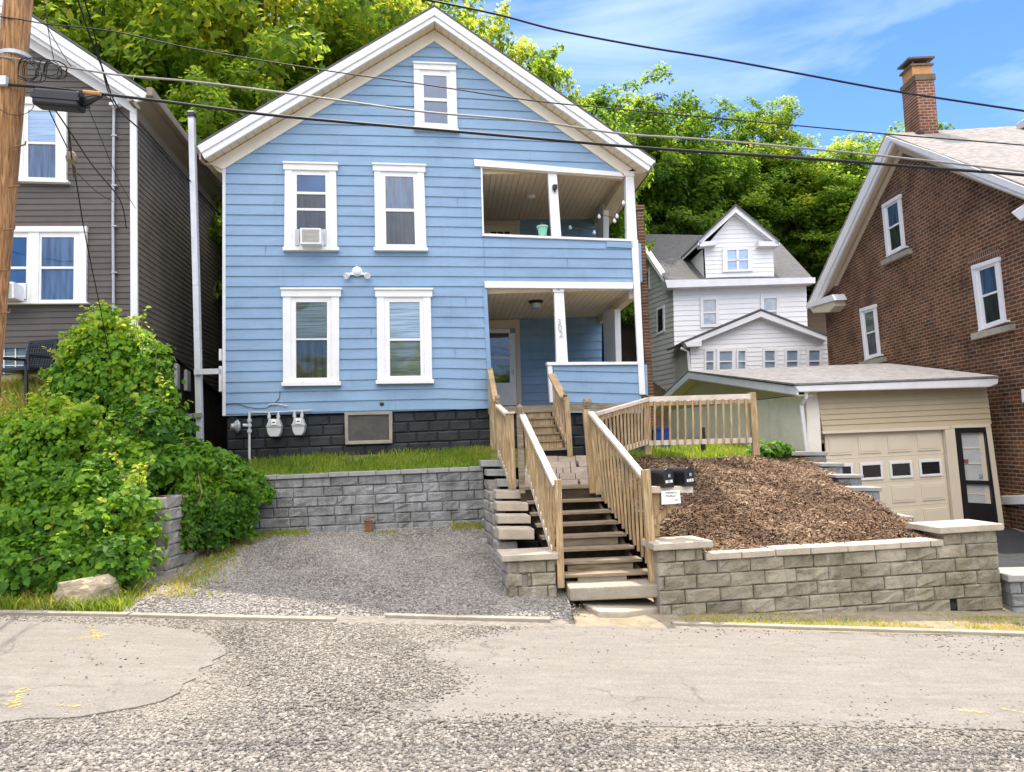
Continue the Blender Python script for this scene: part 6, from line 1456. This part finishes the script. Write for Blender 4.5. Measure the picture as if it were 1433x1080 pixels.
def blades(name, pts, h0, h1, seed, tint, label=None, lean=.35, w=.008):
    rg = np.random.default_rng(seed); P = np.array(pts); N = len(P); h = rg.uniform(h0, h1, N); a = rg.uniform(0, 6.28, N); ln = rg.normal(0, lean, (N, 2)) * h[:, None]
    s = np.stack([np.cos(a), np.sin(a), np.zeros(N)], 1) * (w * rg.uniform(.6, 1.5, N))[:, None]
    mid = P + np.stack([ln[:, 0] * .35, ln[:, 1] * .35, h * .6], 1); tip = P + np.stack([ln[:, 0], ln[:, 1], h * .95], 1)
    V = np.stack([P - s, P + s, mid + s * .7, mid - s * .7, tip], 1); F_ = np.array([(0, 1, 2), (0, 2, 3), (3, 2, 4)])
    tt = np.clip(tint + .2 * rg.normal(0, 1, N) + .3 * np.array([noise.noise(Vector(tuple(p * 1.7))) for p in P]), 0, 1)
    return kind(npobj(name, V.reshape(-1, 3), (F_[None] + np.arange(N)[:, None, None] * 5).reshape(-1, 3), GRASS, attrs={'tint': np.repeat(tt, 5)}), 'stuff')
rr = random.Random(17)
blades('lawn_grass', [(x, y, LZ(x, y)) for x, y in ((rr.uniform(-5.3, -.45), 13.36 + 1.35 * rr.random()) for _ in range(15000)) if rr.random() < .62 + .7 * nz(x, y, 1.2)], .04, .14, 1, .40)
blades('lawn_grass', [(x, y, LZ2(x, y)) for x, y in ((1.7 + 4.3 * q_, 13.4 + 2.05 * q_ + 7 * rr.random() ** 1.5) for q_ in (rr.random() for _ in range(9000)))], .06, .16, 2, .32)
blades('weed_grass', [(x, y, gz(x, y)) for x, y in ((rr.uniform(-4.9, .0), 13.26 - .30 * abs(rr.gauss(0, .55))) for _ in range(2600)) if nz(x, y, 1.3) > -.05 or x < -3.6], .03, .10, 3, .6)
blades('weed_grass', [(x, y, gz(x, y)) for x, y in ((-4.72 + rr.gauss(0, .2) + .06 * (13 - yy), yy) for yy in (rr.uniform(10.0, 13.2) for _ in range(1500)))], .03, .09, 4, .78)
blades('verge_grass', [(x, y, zs(x) + .02) for x, y in ((rr.uniform(2, 8), rr.choice((9.5 + abs(rr.gauss(0, .25)), 10.0 + .04 * 2 - abs(rr.gauss(0, .12)) + .07 * 2))) for _ in range(9000)) if nz(x, y, .9) > -.15], .012, .05, 5, .72, w=.005)
blades('bank_grass', [(x, y, bankz(x, y) - .05) for x, y in ((rr.uniform(-8.8, -4.9), 9.5 + abs(rr.gauss(0, .35))) for _ in range(5000))], .08, .30, 6, .5, w=.011)
blades('bank_grass', [(x, y, bankz(x, y)) for x, y in ((rr.uniform(-9.0, -6.7), rr.uniform(11.9, 12.8)) for _ in range(4200))], .12, .34, 7, .85, w=.012)

# ================================================================ POLE AND WIRES
up_ = thing('utility_pole', aty(-30, 700, 8.3), 'leaning brown wooden utility pole at the left edge', 'utility pole')
m = MB(); a = aty(-52, 860, 8.3); b = aty(40, -160, 8.3); m.tube([a.lerp(b, t) for t in (0, .25, .5, .75, 1)], [.165, .16, .155, .148, .14], 18); obj('pole', m, POLE, up_, smooth=True)
for x, y, s in ((5, 322, 1), (-3, 379, 1), (12, 262, 1), (20, 205, 1), (-2, 438, 1)):
    m = MB(); q = aty(x, y, 8.2); m.tube([q, q + Vector((.16, -.06, -.01)), q + Vector((.165, -.06, .03))], .009, 6); obj('pole_step', m, RUST, up_)
m = MB(); m.beam(aty(-3, 113, 8.12), aty(10, 113, 8.12), .05, .10); obj('bracket', m, GALV, up_)
m = MB(); m.lathe(aty(22, 80, 8.3), [(.16, -.02), (.165, .02)], 18); obj('band', m, GALV, up_)
def wire(label, pts, r, m_=None, group='overhead cables', name='overhead_cable'):
    P = [aty(*q) for q in pts]; out = []
    pre, post_ = [], []
    if group == 'overhead cables' and P[-1].x > 5: pre = [P[0] + (P[0] - P[1]).normalized() * 14 + Vector((0, 0, .9))] if P[0].x < -4 else []; post_ = [P[-1] + (P[-1] - P[-2]).normalized() * 16 + Vector((0, 0, .8))]
    for i in range(len(P) - 1):
        p0, p1, p2, p3 = P[max(0, i - 1)], P[i], P[i + 1], P[min(len(P) - 1, i + 2)]
        for k in range(6):
            t = k / 6; out.append(.5 * ((2 * p1) + (p2 - p0) * t + (2 * p0 - 5 * p1 + 4 * p2 - p3) * t * t + (3 * p1 - p0 - 3 * p2 + p3) * t ** 3))
    out = pre + out + [P[-1]] + post_; mb = MB(); mb.tube(out, r, 6)
    return tag(obj(name, mb, m_ or CABLE, smooth=True), label, 'cable', group)
Z = 8.15
wire('thick black lowest cable passing through the splice case', [(-120, 112, Z), (0, 118, Z), (60, 122, Z), (140, 131, Z), (230, 142, Z), (400, 163, Z), (640, 184, Z), (800, 198, Z), (920, 208, Z), (1150, 223, Z), (1290, 234, Z), (1433, 245, Z), (1600, 262, Z)], .016)
wire('grey cable second from the bottom, above the thick black cable', [(-120, 62, Z), (0, 79, Z), (48, 86, Z), (160, 104, Z), (270, 114, Z), (400, 130, Z), (500, 144, Z), (600, 157, Z), (750, 170, Z), (870, 187, Z), (1000, 196, Z), (1225, 217, Z), (1433, 240, Z), (1600, 262, Z)], .011, CABLEG)
wire('thin black wire third from the bottom across the gable window', [(-100, 10, Z), (20, 26, Z), (70, 34, Z), (160, 44, Z), (270, 68, Z), (440, 96, Z), (600, 119, Z), (740, 140, Z), (860, 152, Z), (1000, 165, Z), (1120, 176, Z), (1260, 189, Z), (1433, 203, Z), (1600, 219, Z)], .007)
wire('topmost black cable crossing the open sky at the right', [(440, -34, Z), (530, -14, Z), (620, 4, Z), (700, 21, Z), (780, 42, Z), (900, 65, Z), (1000, 81, Z), (1120, 103, Z), (1250, 127, Z), (1433, 155, Z), (1600, 180, Z)], .012)
dl = 'service drop wires to the grey house'
wire('black drop wire falling steeply past the grey roof edge', [(103, -20, 8.3), (122, 40, 8.6), (142, 92, 9.2), (165, 150, 10.5), (205, 190, 12.2), (275, 262, 14.2)], .012, group=dl)
wire('second drop wire crossing the grey roof edge to the weatherhead', [(112, -20, 8.3), (130, 40, 8.8), (142, 92, 9.6), (152, 130, 11), (161, 150, 12.9)], .010, group=dl)
wire('thin wire from the top left down to the grey cable', [(60, -10, 8.2), (68, 45, 8.2), (75, 82, 8.2)], .005, group=dl)
wire('thin slack wire looping from the pole top to the grey cable', [(62, 30, 8.2), (80, 62, 8.2), (94, 85, 8.2), (102, 96, 8.2)], .005, group=dl)
wire('black wire from the splice case down across the grey upper window', [(66, 148, 8.2), (80, 178, 9.0), (94, 206, 9.8)], .008, group=dl)
wire('long black wire from the splice case down to the meter box on the grey corner', [(76, 152, 8.2), (100, 187, 9), (130, 232, 10.4), (168, 280, 12.2), (177, 320, 12.6)], .009, group=dl)
wire('thin wire from the splice case crossing the grey siding to the corner board', [(120, 142, 8.2), (140, 190, 9.2), (165, 250, 10.8), (190, 292, 12.6)], .005, group=dl)
wire('thin wire sloping from the guy insulator to the conduit', [(108, 242, 9.5), (135, 268, 10.6), (158, 282, 12.2)], .005, group=dl)
wire('guy wire running from the insulator down into the vines', [(96, 178, 8.6), (101, 225, 9.4), (106, 250, 9.6), (118, 322, 10.4), (130, 382, 11.1), (142, 440, 11.6), (153, 500, 11.9)], .008, group=dl)
wire('slack thin loop hanging from the pole in front of the upper window', [(-4, 150, 8.15), (14, 160, 8.1), (32, 160, 8.1), (45, 152, 8.1), (50, 138, 8.15)], .004, group=dl)
for k, (lab, rad) in enumerate((('coil of slack black wire hanging beside the pole', .13), ('tangled slack wire loops under the grey cable', .10))):
    mb = MB(); c = aty(38 + k * 38, 100, 8.1); r0 = random.Random(k)
    for j in range(5):
        o_ = Vector((r0.uniform(-.06, .06), r0.uniform(-.04, .04), r0.uniform(-.04, .04))); rr_ = rad * r0.uniform(.7, 1.15)
        mb.tube([c + o_ + Vector((math.cos(q / 16 * 6.283) * rr_ * (1.3 if k else 1), .03 * math.sin(q), math.sin(q / 16 * 6.283) * rr_)) for q in range(17)], .005, 5)
    tag(obj('wire_coil', mb, CABLE), lab, 'wire coil', dl)
sc = thing('splice_case', aty(85, 150, 8.15), 'black ribbed splice case hanging on the lowest cable by the pole', 'cable box')
m = MB(); A, B = aty(52, 138, 8.15), aty(116, 143.5, 8.15); m.beam(A, B, .20, .19); obj('case', m, BLACK, sc, bevel=.03)
m = MB(); m.beam(A + Vector((-.01, 0, -.01)), B + Vector((.02, 0, -.01)), .225, .03); m.beam(A + Vector((0, 0, .09)), B + Vector((0, 0, .09)), .06, .04); obj('flange', m, BLACK, sc)
m = MB(); m.tube([B, B + Vector((.12, 0, .04)), B + Vector((.22, 0, .07))], [.06, .035, .018], 8); obj('boot', m, BLACK, sc, smooth=True)
m = MB(); m.tube([aty(117, 128.5, 8.12), aty(141, 131, 8.12)], .024, 8); obj('cable_sleeve', m, TERRA, sc)
gi = thing('guy_insulator', aty(101, 225, 9.4), 'brown egg-shaped guy insulator in front of the grey siding', 'insulator')
m = MB(); m.lathe(aty(100, 222, 9.4), [(.02, -.07), (.06, -.03), (.07, .02), (.05, .07), (.02, .10)], 10); obj('insulator', m, WOODS, gi); m = MB(); m.beam(aty(97, 190, 9.3), aty(99, 212, 9.38), .03, .03); m.beam(aty(103, 232, 9.42), aty(105, 248, 9.5), .035, .035); obj('clamp', m, WOODD, gi)

# ================================================================ LIGHT AND SKY
EL, AZ = R(66), R(-5)
wd = bpy.data.worlds.new('World'); S.world = wd; wd.use_nodes = True; nt = wd.node_tree; N_ = nt.nodes; L_ = nt.links
bg = N_['Background']; sk = N_.new('ShaderNodeTexSky'); sk.sky_type = 'NISHITA'; sk.sun_disc = False; sk.sun_elevation = EL; sk.sun_rotation = AZ; sk.air_density = .9; sk.dust_density = .15; sk.ozone_density = 4
tc = N_.new('ShaderNodeTexCoord'); mpn = N_.new('ShaderNodeMapping'); mpn.inputs['Scale'].default_value = (1.2, 1.2, 4.5); mpn.inputs['Rotation'].default_value = (0, R(-18), R(25)); mpn.inputs['Location'].default_value = (.35, .1, .2); L_.new(tc.outputs['Generated'], mpn.inputs[0])
cn_ = N_.new('ShaderNodeTexNoise'); cn_.inputs['Scale'].default_value = 2.1; cn_.inputs['Detail'].default_value = 7; cn_.inputs['Roughness'].default_value = .55; cn_.inputs['Distortion'].default_value = .5; L_.new(mpn.outputs[0], cn_.inputs['Vector'])
mr = N_.new('ShaderNodeMapRange'); mr.inputs['From Min'].default_value = .47; mr.inputs['From Max'].default_value = .78; mr.inputs['To Max'].default_value = .42; L_.new(cn_.outputs['Fac'], mr.inputs['Value'])
mx = N_.new('ShaderNodeMix'); mx.data_type = 'RGBA'; mx.inputs['B'].default_value = (4.0, 4.4, 5.1, 1); L_.new(mr.outputs[0], mx.inputs['Factor']); hs = N_.new('ShaderNodeHueSaturation'); hs.inputs['Saturation'].default_value = 1.22; hs.inputs['Value'].default_value = .68; hs.inputs['Hue'].default_value = .515; L_.new(sk.outputs[0], hs.inputs['Color']); L_.new(hs.outputs[0], mx.inputs['A'])
sx = N_.new('ShaderNodeVectorMath'); sx.operation = 'DOT_PRODUCT'; sx.inputs[1].default_value = (.03, -.42, .91); L_.new(tc.outputs['Generated'], sx.inputs[0])
m2 = N_.new('ShaderNodeMapRange'); m2.interpolation_type = 'SMOOTHSTEP'; m2.inputs['From Min'].default_value = .50; m2.inputs['From Max'].default_value = .88; m2.inputs['To Max'].default_value = .85; L_.new(sx.outputs['Value'], m2.inputs['Value'])
cb2 = N_.new('ShaderNodeTexNoise'); cb2.inputs['Scale'].default_value = 2.6; cb2.inputs['Detail'].default_value = 6; L_.new(tc.outputs['Generated'], cb2.inputs['Vector'])
m3 = N_.new('ShaderNodeMapRange'); m3.inputs['From Min'].default_value = .32; m3.inputs['From Max'].default_value = .58; L_.new(cb2.outputs['Fac'], m3.inputs['Value'])
mm = N_.new('ShaderNodeMath'); mm.operation = 'MULTIPLY'; L_.new(m2.outputs[0], mm.inputs[0]); L_.new(m3.outputs[0], mm.inputs[1])
mx2 = N_.new('ShaderNodeMix'); mx2.data_type = 'RGBA'; mx2.inputs['B'].default_value = (14, 13.1, 11.9, 1); L_.new(mm.outputs[0], mx2.inputs['Factor']); L_.new(mx.outputs['Result'], mx2.inputs['A'])  # bright clouds out of view, overhead and behind, added as fill light
L_.new(mx2.outputs['Result'], bg.inputs['Color']); bg.inputs['Strength'].default_value = .15
sd_ = bpy.data.lights.new('sun', 'SUN'); sd_.energy = 2.3; sd_.angle = R(.53); sd_.color = (1, .91, .78); so_ = bpy.data.objects.new('sun', sd_); COL.objects.link(so_)
sv = Vector((math.sin(AZ) * math.cos(EL), math.cos(AZ) * math.cos(EL), math.sin(EL))); so_.rotation_euler = sv.to_track_quat('Z', 'Y').to_euler(); so_.location = (0, 0, 30)
S.view_settings.view_transform = 'Standard'; S.view_settings.look = 'None'; S.view_settings.exposure = 1.5; S.view_settings.gamma = 1
S.cycles.max_bounces = 6; S.cycles.diffuse_bounces = 3; S.cycles.glossy_bounces = 3; S.cycles.transmission_bounces = 4
